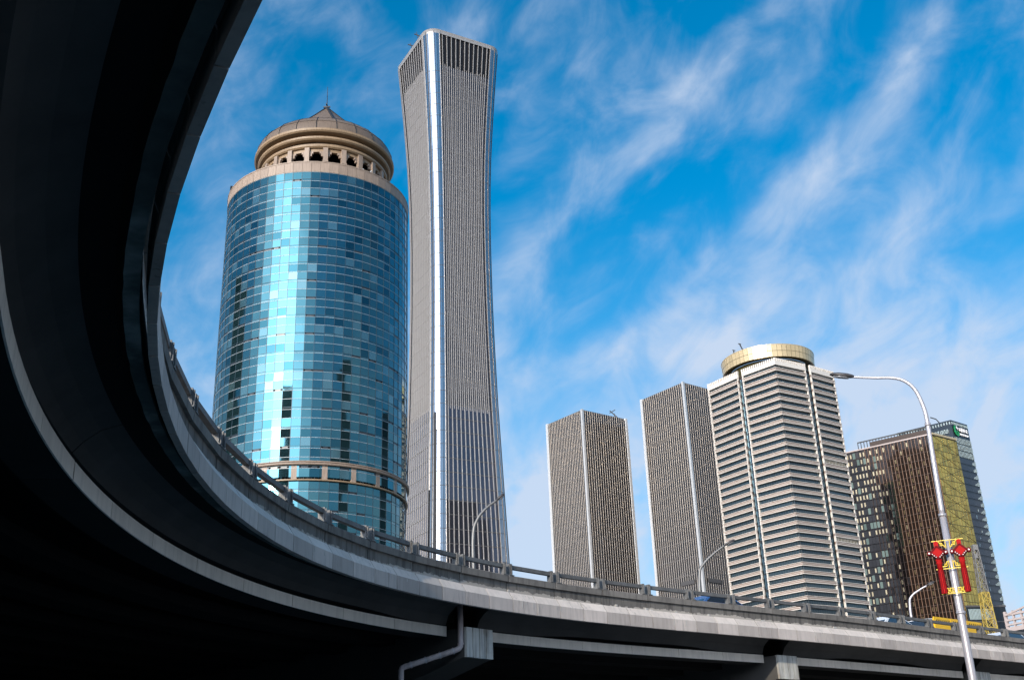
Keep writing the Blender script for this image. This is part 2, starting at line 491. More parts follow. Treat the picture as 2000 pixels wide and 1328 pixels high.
# outer fascia panels, parapet blocks, caps, rails: chords of equal length along the edge
def chords(t0, t1, L):
    out = []; t = t0
    while t < t1 - L:
        p, _ = edge(t); u = t + L
        for _i in range(4):
            q, d = edge(u); e = (q - p).length; u += (L - e)
        q, _ = edge(u); out.append((p.copy(), q.copy())); t = u
    return out


def extrude_piece(sec, L, gap, name, mats, mis=None):
    """piece of length L along +X, setback along +Y"""
    b = MB(); h = L / 2 - gap / 2
    n = len(sec); rings = [[(x, s, z) for (s, z) in sec] for x in (-h, h)]
    i = 0; b.v = [tuple(p) for r in rings for p in r]
    for k in range(n):
        k2 = (k + 1) % n; b.f.append((k, n + k, n + k2, k2)); b.mi.append(mis[k] if mis else 0)
    b.f.append(tuple(range(n))); b.f.append(tuple(n + k for k in reversed(range(n)))); b.mi += [0, 0]
    return b.mesh(name, mats)


def place(me, name, p, q, z, parent, jit=0.0):
    c = (p + q) / 2; d = q - p; rz = math.atan2(d.y, d.x)
    return link(name, me, parent, (c.x, c.y, z), (random.uniform(-jit, jit), random.uniform(-jit, jit), rz))


LP = 1.33
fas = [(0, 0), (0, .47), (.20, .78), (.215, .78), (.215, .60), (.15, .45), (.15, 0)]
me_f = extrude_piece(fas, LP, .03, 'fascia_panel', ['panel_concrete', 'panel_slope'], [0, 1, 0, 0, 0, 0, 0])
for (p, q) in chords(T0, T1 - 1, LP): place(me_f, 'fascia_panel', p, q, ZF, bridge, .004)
me_p = extrude_piece([(.30, .764), (.30, 1.175), (.62, 1.175), (.62, .764)], LP * 2, .02, 'parapet_block', 'parapet_concrete')
me_c = extrude_piece([(.20, 1.18), (.185, 1.40), (.20, 1.425), (.66, 1.425), (.66, 1.18)], LP * 2, .022, 'parapet_cap', 'cap_concrete')
me_r = extrude_piece([(.25, 1.70), (.25, 1.845), (.41, 1.845), (.41, 1.70)], LP * 2, .34, 'rail_beam', 'rail_metal')
pb = MB()
pb.box((0, .33, 1.655), (.125, .22, .462)); pb.box((0, .33, 1.44), (.24, .32, .03)); pb.box((0, .195, 1.64), (.05, .04, .42))
me_post = pb.mesh('rail_post', 'rail_metal')
me_drip = []
for (p, q) in chords(T0, T1 - 2, LP * 2):
    place(me_p, 'parapet_block', p, q, ZF, bridge, .002); place(me_c, 'parapet_cap', p, q, ZF, bridge, .003)
    rb = place(me_r, 'rail_beam', p, q, ZF, bridge, .002)
    d = (q - p); rz = math.atan2(d.y, d.x)
    for k in (-1, 1):
        po = bpy.data.objects.new('rail_post', me_post); COL.objects.link(po); po.parent = rb; po.location = (k * (LP - .17), 0, 0)
# grey patch mortar clips where parapet meets fascia
cl = MB(); cl.box((0, 0, 0), (.16, .05, .07)); me_cl = cl.mesh('mortar_dab', 'peel')
for (p, q) in chords(16.0, 66.0, LP):
    if random.random() < .55:
        c = p.lerp(q, random.uniform(.05, .95)); d = q - p; rz = math.atan2(d.y, d.x); n = Vector((-d.y, d.x, 0)).normalized()
        c = c + n * .285
        o = link('mortar_dab', me_cl, bridge, (c.x, c.y, ZF + .80 + random.uniform(0, .05)), (0, 0, rz)); o.scale = (random.uniform(.5, 1.6), 1, random.uniform(.5, 1.2))

# white lime runs down some panels
dm = MB(); dm.box((0, -.004, -.5), (1, .008, 1)); me_d = dm.mesh('lime_run', 'peel')
rdp = random.Random(9)
for (p, q) in chords(22.0, 80.0, LP):
    if rdp.random() < .22:
        d = q - p; rz = math.atan2(d.y, d.x); n = Vector((-d.y, d.x, 0)).normalized()
        for k in range(rdp.randint(2, 5)):
            c = p.lerp(q, rdp.uniform(.08, .92)) - n * .006
            o = link('lime_run', me_d, bridge, (c.x, c.y, ZF + .46 - rdp.uniform(0, .06)), (0, 0, rz)); o.scale = (rdp.uniform(.012, .03), 1, rdp.uniform(.08, .3))

# pier caps with ribbed end faces
for i, pt in enumerate(PIER_T):
    b = MB()
    def ring(s, zb, zt, hw=.72):
        return [bp(pt - hw, s, zb), bp(pt + hw, s, zb), bp(pt + hw, s, zt), bp(pt - hw, s, zt)]
    b.loft([ring(1.22, 7.0, 8.06), ring(3.2, 6.55, 8.06), ring(5.0, 6.2, 8.06), ring(22.0, 6.2, 8.06), ring(24.0, 6.5, 8.06), ring(25.6, 7.0, 8.06)], True, True)
    pc = b.build('pier_cap', 'cap_beam_concrete', bridge)
    for k in range(4):
        rb = MB(); w = 1.46 / 4; a = pt - .73 + w * k + .022; c = pt - .73 + w * (k + 1) - .022
        z0, z1 = 6.985, 8.07
        rb.loft([[bp(a, 1.11, z0), bp(c, 1.11, z0), bp(c, 1.25, z0), bp(a, 1.25, z0)], [bp(a, 1.11, z1), bp(c, 1.11, z1), bp(c, 1.25, z1), bp(a, 1.25, z1)]], True, True)
        rb.build('rib_panel', 'rib_concrete', pc)
    for sc_ in (5.0, 13.5, 22.0):
        col = MB()
        cc = bp(pt, sc_, 0); n = 20
        rr = [[(cc.x + r * math.cos(2 * math.pi * k / n), cc.y + r * math.sin(2 * math.pi * k / n), z) for k in range(n)] for (r, z) in ((.75, -.2), (.75, 5.6), (.95, 6.25))]
        col.loft(rr, True, True); col.build('pier_column', 'cap_beam_concrete', bridge, True)

# drain pipe at the first pier
pp = [bp(36.55, 1.0, 8.95), bp(36.55, 1.0, 7.55), bp(36.53, 1.02, 7.40), bp(36.45, 1.12, 7.30), bp(36.4, 1.25, 7.26)]
pipe = MB(); pipe.tube([(-2.34, 42.44, 8.9), (-2.34, 42.44, 7.48), (-2.35, 42.44, 7.38), (-2.40, 42.44, 7.30), (-2.50, 42.435, 7.255), (-4.40, 42.27, 6.70), (-4.50, 42.26, 6.66), (-4.54, 42.26, 6.58), (-4.54, 42.26, 0.0)], .105, 14)
po = pipe.build('drain_pipe', 'pipe_paint', bridge, True)
for f in (.06, .32, .6, .88):
    a = Vector((-2.50, 42.435, 7.255)).lerp(Vector((-4.40, 42.27, 6.70)), f); d = Vector((-1.9, -.165, -.555)).normalized()
    c = MB(); c.tube([a - d * .03, a + d * .03], .125, 14); c.build('pipe_clamp', 'lamp_paint', po)
c = MB(); c.tube([(-2.34, 42.44, 7.5), (-2.34, 42.44, 7.44)], .12, 14); c.build('pipe_clamp', 'pipe_paint', po)

# ------------------------------------------------------------------ blue glass tower with dome
BT = pol(-10.97, 225.0); BR = 20.1
blue = thing('domed_tower', 'round blue glass tower with bronze stone dome', 'tower', (BT.x, BT.y, 0))
NC = 66
toc = math.atan2(-BT.y, -BT.x)               # angle from tower towards camera
rows = []                                      # (z0, z1, kind)
FL = 3.9; ztop = 127.2; zring = 63.6
z = ztop; k = 0
ph = 1.73; vh = FL - 2 * ph
while z > zring + 1.0:
    rows.append((z - ph, z, 'p')); z -= ph
    rows.append((z - vh, z, 'v')); z -= vh
    rows.append((z - ph, z, 'p')); z -= ph
zlow = z
z = 60.4
while z > 4:
    rows.append((z - ph, z, 'p')); z -= ph
    rows.append((z - vh, z, 'v')); z -= vh
    rows.append((z - ph, z, 'p')); z -= ph
rb = random.Random(11)
da = 2 * math.pi / NC
pw = 2 * BR * math.sin(da / 2) * .985
apo = BR * math.cos(da / 2)
pane_me = {}
for mt in ('blue_glass', 'blue_glass_pale', 'blue_glass_deep'):
    b = MB(); h = ph * .985 / 2; w = pw / 2
    b.face([(-w, 0, -h), (w, 0, -h), (w, 0, h), (-w, 0, h)])
    b.face([(-w, .03, -h), (-w, .03, h), (w, .03, h), (w, .03, -h)])
    b.face([(-w, 0, h), (w, 0, h), (w, .03, h), (-w, .03, h)]); b.face([(-w, 0, -h), (-w, .03, -h), (w, .03, -h), (w, 0, -h)])
    b.face([(-w, 0, -h), (-w, 0, h), (-w, .03, h), (-w, .03, -h)]); b.face([(w, 0, -h), (w, .03, -h), (w, .03, h), (w, 0, h)])
    pane_me[mt] = b.mesh('glass_pane', mt)
bulk = MB(); bulk_m = ['blue_glass', 'blue_glass_pale', 'blue_glass_deep', 'vent_dark']
main = set(range(-5, 5))
for ci in range(NC):
    rel = ci if ci < NC / 2 else ci - NC
    a = toc + (rel + .5) * da
    coltilt = rb.gauss(0, .011); colvert = rb.gauss(0, .004)
    for (z0, z1, kd) in rows:
        rr = apo - (0.0 if z0 > 60 else .35)
        nx, ny = math.cos(a), math.sin(a)
        cx, cy, cz = BT.x + nx * rr, BT.y + ny * rr, (z0 + z1) / 2
        ty = coltilt + rb.gauss(0, .006); tx = colvert + rb.gauss(0, .006)
        if kd == 'p':
            u = rb.random(); mt = 'blue_glass' if u < .80 else ('blue_glass_pale' if u < .87 else 'blue_glass_deep')
            if rel in main and z0 > zlow - .1 and z0 > ztop - 15 * FL:
                o = link('glass_pane', pane_me[mt], blue, (cx, cy, cz), (tx, 0, a + math.pi / 2 + ty)); continue
            bulk.cur = bulk_m.index(mt); hh = ph * .985 / 2; hw = pw / 2
        else:
            u = rb.random(); bulk.cur = 3 if u < .16 else (1 if u < .4 else 0); hh = (z1 - z0) * .90 / 2; hw = pw / 2
            if bulk.cur == 3: hw *= rb.uniform(.5, .95)
        tang = Vector((-math.sin(a + ty), math.cos(a + ty), 0)); upv = Vector((nx * tx, ny * tx, 1)).normalized(); C = Vector((cx, cy, cz))
        bulk.face([C - tang * hw - upv * hh, C + tang * hw - upv * hh, C + tang * hw + upv * hh, C - tang * hw + upv * hh])
stuff(bulk.build('glass_panes', bulk_m, blue))
core = MB(); core.lathe([(BR - .8, 0), (BR - .8, 128)], BT.x, BT.y, 66); core.build('wall_core', 'void', blue)
# mullions
for ci in range(NC):
    a = toc + ci * da; x, y = BT.x + BR * math.cos(a), BT.y + BR * math.sin(a)
    b = MB(); b.box((x, y, 95.2), (.10, .085, 64), a); b.box((x - .35 * math.cos(a), y - .35 * math.sin(a), 30.2), (.10, .085, 60.2), a)
    b.build('mullion', 'blue_mullion', blue)
for (z0, z1, kd) in rows:
    rr = BR + .05 - (0.0 if z0 > 60 else .35)
    b = MB(); hh = .032
    b.lathe([(rr - .12, z1 - hh), (rr, z1 - hh), (rr, z1 + hh), (rr - .12, z1 + hh)], BT.x, BT.y, NC, toc, toc + 2 * math.pi)
    b.build('transom', 'silver_mullion' if kd == 'p' else 'blue_mullion', blue)
# intermediate ring: cornice, loggia windows between stone piers
b = MB(); b.lathe([(BR - .5, 63.25), (BR + .42, 63.25), (BR + .5, 63.4), (BR + .5, 63.62), (BR + .1, 63.66), (BR + .1, 63.78), (BR + .38, 63.8), (BR + .38, 64.0), (BR - .3, 64.05)], BT.x, BT.y, 132); b.build('ring_cornice', 'granite', blue)
b = MB(); b.lathe([(BR - .3, 60.25), (BR + .15, 60.25), (BR + .15, 60.5), (BR - .3, 60.5)], BT.x, BT.y, 132); b.build('ring_sill', 'bronze_stone', blue)
for k in range(22):
    a = toc + (k + .5) * 3 * da
    b = MB(); b.box((BT.x + (BR - .35) * math.cos(a), BT.y + (BR - .35) * math.sin(a), 61.85), (.7, 1.05, 2.9), a); b.build('loggia_pier', 'granite', blue)
    for s_ in (-.9, -.3, .3, .9):
        a2 = a + (1.5 + s_ * .62) * da
        w = MB(); w.box((BT.x + (BR - .6) * math.cos(a2), BT.y + (BR - .6) * math.sin(a2), 61.75), (.06, .08, 2.4), a2)
        w.box((BT.x + (BR - .6) * math.cos(a2), BT.y + (BR - .6) * math.sin(a2), 61.6), (.06, 1.0, .08), a2); w.build('loggia_bar', 'silver_mullion', blue)
b = MB(); b.lathe([(BR - .72, 60.4), (BR - .72, 63.1)], BT.x, BT.y, 66); b.build('loggia_glass', 'blue_glass_deep', blue)
# granite parapet panels
pg = MB(); w = 2 * (BR + .12) * math.sin(da / 2) / 2 - .03
pg.box((0, .15, 0), (2 * w, .3, 2.25)); me_g = pg.mesh('granite_panel', 'granite')
for ci in range(NC):
    a = toc + (ci + .5) * da; r = (BR + .12) * math.cos(da / 2)
    link('granite_panel', me_g, blue, (BT.x + r * math.cos(a), BT.y + r * math.sin(a), 128.38), (0, 0, a + math.pi / 2))
b = MB(); b.lathe([(BR - .3, 127.2), (BR - .3, 129.4), (12.5, 129.4)], BT.x, BT.y, 66); b.build('parapet_core', 'soffit_shadow_gap', blue)
b = MB(); b.lathe([(BR + .02, 129.5), (BR + .2, 129.5), (BR + .2, 129.75), (BR - .4, 129.75), (BR - .4, 129.5)], BT.x, BT.y, 66); b.build('parapet_coping', 'granite', blue)
DX = pol(-10.73, 225.0)
# roof drum with stone columns, corbelled openings
b = MB(); b.lathe([(11.2, 129), (11.2, 139)], DX.x, DX.y, 66); b.build('drum_void', 'void', blue)
b = MB(); b.lathe([(13.9, 129), (13.9, 132.2), (12.9, 132.2)], DX.x, DX.y, 88); b.build('drum_base', 'bronze_stone', blue)
b = MB(); b.lathe([(13.0, 136.3), (13.75, 136.3), (13.75, 138.5)], DX.x, DX.y, 88); b.build('drum_lintel', 'bronze_stone', blue)
ND = 22
for k in range(ND):
    a = toc + k * 2 * math.pi / ND
    ca, sa = math.cos(a), math.sin(a)
    b = MB(); b.box((DX.x + 13.9 * ca, DX.y + 13.9 * sa, 133.9), (.9, 1.05, 6.4), a); b.box((DX.x + 14.0 * ca, DX.y + 14.0 * sa, 133.6), (1.0, 1.25, .3), a)
    col = b.build('drum_column', 'granite', blue)
    for s_ in (-1, 1):
        c = MB(); c.box((DX.x + 13.6 * ca - s_ * .75 * sa, DX.y + 13.6 * sa + s_ * .75 * ca, 135.75), (.5, .45, 1.2), a)
        c.box((DX.x + 13.6 * ca - s_ * 1.1 * sa, DX.y + 13.6 * sa + s_ * 1.1 * ca, 136.05), (.5, .4, .55), a); c.build('corbel', 'granite', col)
# three stepped cornices
for (r0, r1, za, zb) in ((13.7, 14.45, 137.1, 137.9), (14.2, 15.15, 138.75, 139.5), (14.9, 15.95, 140.35, 141.15)):
    b = MB(); b.lathe([(13.3, za), (r1 - .30, za), (r1, za + .28), (r1, zb), (13.3, zb)], DX.x, DX.y, 132); b.build('cornice', 'bronze_stone', blue)
b = MB(); b.lathe([(13.2, 137), (13.2, 141.1)], DX.x, DX.y, 88); b.build('cornice_core', 'soffit_shadow_gap', blue)
# dome: segmented metal roofing, raised seams
prof = []
for k in range(9):
    u = k / 8; a = u * R(62)
    prof.append((4.6 + 11.2 * (1 - u ** 1.55) ** 1.0 if False else 15.75 * math.cos(a) * (1 - .30 * u ** 3), 141.15 + 8.9 * math.sin(a)))
NS = 22
for k in range(NS):
    a0 = toc + (k - .5) * 2 * math.pi / NS; a1 = a0 + 2 * math.pi / NS
    b = MB(); b.lathe(prof, DX.x, DX.y, 3, a0 + .004, a1 - .004); b.build('dome_segment', 'dome_metal', blue, True)
    s_ = MB(); s_.tube([(DX.x + (r + .03) * math.cos(a0), DX.y + (r + .03) * math.sin(a0), z) for (r, z) in prof], .10, 6); s_.build('dome_seam', 'dark_metal', blue)
for i in (2, 4, 6):
    r, z = prof[i]; s_ = MB(); s_.lathe([(r + .02, z - .05), (r + .08, z), (r - .02, z + .05)], DX.x, DX.y, 88); s_.build('dome_band', 'dark_metal', blue)
rtop, ztp = prof[-1]
b = MB(); b.lathe([(9.2, 147.9), (4.8, 152.4), (.5, 156.9), (0.02, 157.1)], DX.x, DX.y, 8, toc + .2, toc + .2 + 2 * math.pi); cone = b.build('cone_cap', 'dome_metal', blue)
for k in range(8):
    a = toc + .2 + k * math.pi / 4; s_ = MB(); s_.tube([(DX.x + r * math.cos(a), DX.y + r * math.sin(a), z) for (r, z) in ((9.25, 147.9), (4.85, 152.4), (.55, 157.0))], .12 if k % 4 else .3, 6); s_.build('cone_rib', 'dark_metal', cone)
b = MB(); b.tube([(DX.x, DX.y, 156.8), (DX.x, DX.y, 158.4), (DX.x, DX.y, 163.4)], [.25, .10, .05], 8)
b.box((DX.x, DX.y, 157.6), (1.6, .3, .3)); b.box((DX.x, DX.y, 158.1), (.3, 1.4, .3)); b.box((DX.x, DX.y, 157.3), (.9, .9, .5)); b.build('antenna', 'dark_metal', blue)
for (a, r, z) in ((.62, 17.6, 130.6), (.72, 17.2, 130.4), (.5, 17.6, 130.3), (-1.28, 19.8, 130.4)):
    b = MB(); x, y = BT.x + r * math.cos(toc + a), BT.y + r * math.sin(toc + a)
    b.box((x, y, z), (1.0, .8, .9), .4); b.tube([(x, y, z), (x + .8, y - .3, z + 1.0)], .16, 6); b.build('roof_unit', 'silver_mullion' if a > 0 else 'dark_metal', blue)


# ------------------------------------------------------------------ flared skyscraper
CT = pol(-3.38, 664.0); YAW = R(26.0)
flare = thing('flared_skyscraper', 'tallest skyscraper, slim waist and flared crown with pale vertical fins', 'skyscraper', (CT.x, CT.y, 0))
WT = [(0, 34.5), (80, 33.2), (139, 31.9), (193, 29.9), (237, 28.2), (285, 27.1), (308, 26.8), (346, 26.7), (385, 27.3), (420, 28.9), (456, 31.6), (485, 34.1), (500, 35.5), (506, 36.0)]
HT = 505.0


def halfw(z):
    for (a, b) in zip(WT, WT[1:]):
        if z <= b[0]:
            f = (z - a[0]) / (b[0] - a[0]); return (a[1] + (b[1] - a[1]) * f) / 1.234
    return WT[-1][1] / 1.234


# smooth the profile
_hz = [halfw(z) for z in range(0, 507, 1)]
for _ in range(60): _hz = [_hz[0]] + [(_hz[i - 1] + 2 * _hz[i] + _hz[i + 1]) / 4 for i in range(1, len(_hz) - 1)] + [_hz[-1]]


def hw(z):
    i = max(0, min(504, int(z))); f = z - i; return _hz[i] * (1 - f) + _hz[i + 1] * f


cax = math.atan2(-CT.y, -CT.x)             # to camera
# local axes: right face normal n1 turned YAW to the right of the camera direction, left face normal n2
dirn = []
vx = Vector((math.cos(cax), math.sin(cax), 0)); vr = Vector((-vx.y, vx.x, 0))   # vr points to the image right when facing away from camera?
img_r = Vector((math.cos(R(-3.38)), -math.sin(R(-3.38)), 0)); img_r = Vector((math.cos(R(3.38)), math.sin(R(3.38)), 0))
n1 = (vx * math.cos(YAW) + img_r * math.sin(YAW)).normalized()      # right-hand face
n2 = (vx * math.sin(YAW) - img_r * math.cos(YAW)).normalized()      # left-hand face
RC = .31


def rsq(u, z, inset=0.0):
    """rounded square outline: u in [0,8): even..odd = face runs, corners between. returns point and outward normal"""
    a = hw(z) - inset; rc = RC * hw(z); fl = a - rc
    seg = int(u) % 8; f = u - int(u)
    ns = [n1, -n2, -n1, n2]                   # outward normals going round
    k = seg // 2; n = ns[k]; t = ns[(k + 1) % 4]
    c = Vector((CT.x, CT.y, z))
    if seg % 2 == 0:
        p = c + n * a + t * (fl * (2 * f - 1)); return p, n
    m = (n * math.cos(f * math.pi / 2) + t * math.sin(f * math.pi / 2))
    return c + n * fl + t * fl + m * rc, m


ZL = [0, 40, 80, 110, 140, 165, 190, 215, 240, 262, 285, 308, 330, 352, 374, 395, 415, 432, 448, 463, 478, 490, 500, HT]
CRB = 478.0
us = []
for k in range(8): us += [k + j / (6 if k % 2 == 0 else 8) for j in range(6 if k % 2 == 0 else 8)]
MECH = 232.0
b = MB(); b.loft([[rsq(u, z, .5)[0] for u in us] for z in [q for q in ZL if q < MECH] + [MECH]], True); b.build('glass_wall', 'tower_glass_low', flare, True)
b = MB(); b.loft([[rsq(u, z, .5)[0] for u in us] for z in [MECH] + [q for q in ZL if MECH < q <= CRB]], True); b.build('glass_wall', 'tower_glass_blue', flare, True)
b = MB(); b.loft([[rsq(u, z, .9)[0] for u in us] for z in (CRB - 1, 484, 490, 496, 500, HT - 2)], True); b.loft([[rsq(u, HT - 2, .9)[0] for u in us], [rsq(u, HT - 2, 20)[0] for u in us]], True); b.build('crown_screen', 'crown_black', flare, True)
b = MB(); b.loft([[rsq(u, HT - 2.6, .0)[0] for u in us], [rsq(u, HT + .4, -.25)[0] for u in us], [rsq(u, HT + .6, 1.8)[0] for u in us], [rsq(u, HT - 2.6, 1.8)[0] for u in us]], True); b.build('crown_rim', 'fin_metal', flare, True)


def fin(parent, ufun, z0, z1, w, dep, m, name='fin', inset=.5):
    zs = [z0] + [q for q in ZL if z0 < q < z1] + [z1]; rings = []
    for z in zs:
        p, n = rsq(ufun, z, inset); t = Vector((-n.y, n.x, 0))
        rings.append([p - t * w / 2, p + t * w / 2, p + t * w * .40 + n * dep, p - t * w * .40 + n * dep])
    bb = MB(); bb.loft(rings, True, True); return bb.build(name, m, parent)


NF = 11
for face in (0, 2, 4, 6):
    for j in range(NF):
        u = face + (j + .5) / NF
        fin(flare, u, 0, HT - 2, .60, .36, 'fin_metal')
        if j < NF - 1:
            fin(flare, face + (j + 1.0) / NF, MECH - 3, CRB + 1.0 + random.uniform(-1.2, 1.2), .45, .28, 'fin_metal')
# corner curtain walls
for ck in (1, 3, 5, 7):
    for j in range(7):
        ua, ub = ck + j / 7, ck + (j + 1) / 7
        rings = []
        for z in ZL[:-1] + [HT - 1]:
            pa, na = rsq(ua, z, .0); pb_, nb = rsq(ub - .015, z, .0); rings.append([pa, pb_, pb_ - nb * .35, pa - na * .35])
        bb = MB(); bb.loft(rings, True); bb.build('corner_panel', 'corner_glass', flare)
    for j in (0, 2, 5, 7):
        fin(flare, ck + j / 7 * .999, 0, HT - 1, .5, .45, 'fin_metal' if j in (0, 7) else 'tower_rib', 'corner_mullion', 0.0)
# floor lines
for z in [8 + 8.6 * k for k in range(55)]:
    bb = MB()
    for ck in (1, 3, 5, 7):
        uu = [ck + j / 7 for j in range(8)]
        bb.loft([[rsq(u, z - .14, -.06)[0] for u in uu], [rsq(u, z + .14, -.06)[0] for u in uu], [rsq(u, z + .14, .3)[0] for u in uu], [rsq(u, z - .14, .3)[0] for u in uu]], False)
    for fc in (0, 2, 4, 6):
        uu = [fc + j / 6 for j in range(7)]
        uu[-1] = fc + .9999
        bb.loft([[rsq(u, z - .3, .38)[0] for u in uu], [rsq(u, z + .3, .38)[0] for u in uu]], False)
    bb.build('floor_band', 'tower_rib', flare)
# tall dark slot up the near corner and the roof davits
for (zt, j) in ((226, 2.9), (215, 3.2), (178, .35)):
    fin(flare, 7 + j / 7 if False else 7 + j / 7, 0, zt, 1.5 if j > 1 else .9, .5, 'crown_black', 'service_slot', 0.0)
for (u, h) in ((7.0 - .18, 1), (7.0 - .48, .8)):
    p, n = rsq(u, HT, 1.5); bb = MB(); bb.bar(p, p + Vector((0, 0, 5 * h)), .5); bb.bar(p + Vector((-3.5, 0, 6.5 * h)), p + Vector((3.0, 0, 3.2 * h)), .55); bb.bar(p + Vector((-1.0, 0, 3 * h)), p + Vector((-2, 0, 8 * h)), .4); bb.build('roof_davit', 'dark_metal', flare)
for j in range(22):
    p, n = rsq(0 + j / 22, HT, 1.2); p2, _ = rsq(0 + j / 22, HT - 1.8, 1.0)
    bb = MB(); bb.bar(p2, p + Vector((0, 0, .6)), .3); bb.build('rim_bracket', 'dark_metal', flare)


# ------------------------------------------------------------------ striped towers
def striped(label, cpos, lvec, rvec, H, nl, nr, davit):
    c = Vector((cpos[0], cpos[1], 0)); L = Vector((*lvec, 0)); Rr = Vector((*rvec, 0))
    t = thing('striped_tower', label, 'tower', (c.x, c.y, 0), 'pair of dark towers with pale vertical fins')
    P = [c, c + Rr, c + Rr + L, c + L]
    b = MB(); b.prism([(p.x, p.y) for p in P], 0, H - 1.0); b.build('glass_wall', 'a_glass', t)
    ln, rn = L.normalized(), Rr.normalized()
    faces = [(P[0], P[1], nr), (P[1], P[2], nl), (P[2], P[3], nr), (P[3], P[0], nl)]
    for (p, q, n) in faces:
        d = (q - p); Ld = d.length; d.normalize(); nn = Vector((d.y, -d.x, 0)); rz = math.atan2(d.y, d.x)
        fm = MB(); fm.prism([(-.21, 0), (-.19, -.12), (.19, -.12), (.21, 0)], 0, H - .4); fm.cur = 1; fm.prism([(.12 * math.cos(math.pi * q / 8), -.10 - .07 * math.sin(math.pi * q / 8)) for q in range(9)][::-1], 0, H - .4, False); me = fm.mesh('fin', ['a_fin', 'fin_bead'])
        me.polygons.foreach_set('use_smooth', [mi_ == 1 for mi_ in fm.mi])
        m0 = 2.2
        for k in range(n):
            x = m0 + (Ld - 2 * m0) * k / (n - 1); pos = p + d * x + nn * .02
            link('fin', me, t, (pos.x, pos.y, 0), (0, 0, rz))
        for z in [6 + 8.2 * k for k in range(int(H / 8.2))]:
            bb = MB(); m_ = (p + q) / 2 + nn * .06; bb.box((m_.x, m_.y, z), (Ld - 3, .08, .4), rz); bb.build('floor_band', 'tower_rib', t)
    for i, p in enumerate(P):
        inw = ((P[(i + 1) % 4] - p).normalized() + (P[(i - 1) % 4] - p).normalized()).normalized()
        bb = MB(); e1 = p + (P[(i + 1) % 4] - p).normalized() * 1.25; e2 = p + (P[(i - 1) % 4] - p).normalized() * 1.25
        o = -inw * .55
        bb.prism([((e2 + o).x, (e2 + o).y), ((p + o * 1.3).x, (p + o * 1.3).y), ((e1 + o).x, (e1 + o).y), (p + inw * 2).xy], 0, H)
        bb.build('corner_strip', 'fin_metal_bright', t)
    bb = MB(); bb.prism([((p + (c + (L + Rr) / 2 - p).normalized() * .4).x, (p + (c + (L + Rr) / 2 - p).normalized() * .4).y) for p in P], H - 1.2, H - .1); bb.build('roof_parapet', 'tower_rib', t)
    if davit is not None:
        p = P[0].lerp(P[1], davit) + ln * 1.5 + Vector((0, 0, H)); bb = MB(); bb.bar(p, p + Vector((0, 0, 2.2)), .4); bb.bar(p + Vector((1.5, 0, 0)), p + Vector((-2.4, 0, 4)), .45); bb.bar(p + Vector((-2.6, 0, 2.6)), p + Vector((.6, 0, 4.4)), .35); bb.build('roof_davit', 'dark_metal', t)
    # darker mechanical floors
    for z in (H * .50,):
        for (p, q, n) in (faces[0], faces[3]):
            d = (q - p); Ld = d.length; d.normalize(); nn = Vector((d.y, -d.x, 0)); m_ = p.lerp(q, .25 if n == nr else .7) + nn * .36
            bb = MB(); bb.box((m_.x, m_.y, z), (Ld * .28, .5, 1.9), math.atan2(d.y, d.x)); bb.build('louvre_band', 'tower_rib', t)
    return t


striped('shorter dark tower with pale vertical stripes, standing alone with sky on both sides', (35.7, 558.9), (-18.3, 22.8), (25.0, 18.6), 197.8, 20, 18, .78)
striped('taller dark striped tower half hidden by the white banded tower', (86.5, 533.0), (-19.1, 24.6), (24.6, 19.1), 201.4, 19, 18, None)

# ------------------------------------------------------------------ white banded tower with gold drum
CC = Vector((117.7, 465.3, 0)); HC = 185.8
banded = thing('banded_tower', 'pale tower with horizontal white bands and a round gold drum on its roof', 'tower', (CC.x, CC.y, 0))
dl = Vector((-.677, .736, 0)); dr = Vector((.858, .514, 0)); wl = Vector((-.574, .82, 0)); wr = Vector((.806, .592, 0))
segs = [(CC + dl * 21 + wl * 19.8, CC + dl * 21), (CC + dl * 18.66, CC), (CC, CC + dr * 18.7), (CC + dr * 21.5, CC + dr * 21.5 + wr * 16.7)]
ctr = CC + Vector((2, 26, 0))
foot = [segs[0][0], segs[0][1], segs[1][0], segs[1][1], segs[2][1], segs[3][0], segs[3][1], segs[3][1] + Vector((-14, 28, 0)), segs[0][0] + Vector((16, 24, 0))]
shr = [p + (ctr - p).normalized() * 2.2 for p in foot]
b = MB(); b.prism([p.xy for p in shr], 0, HC - 2); b.build('core_wall', 'soffit_shadow_gap', banded)
FH = 3.5
rc_ = random.Random(5)
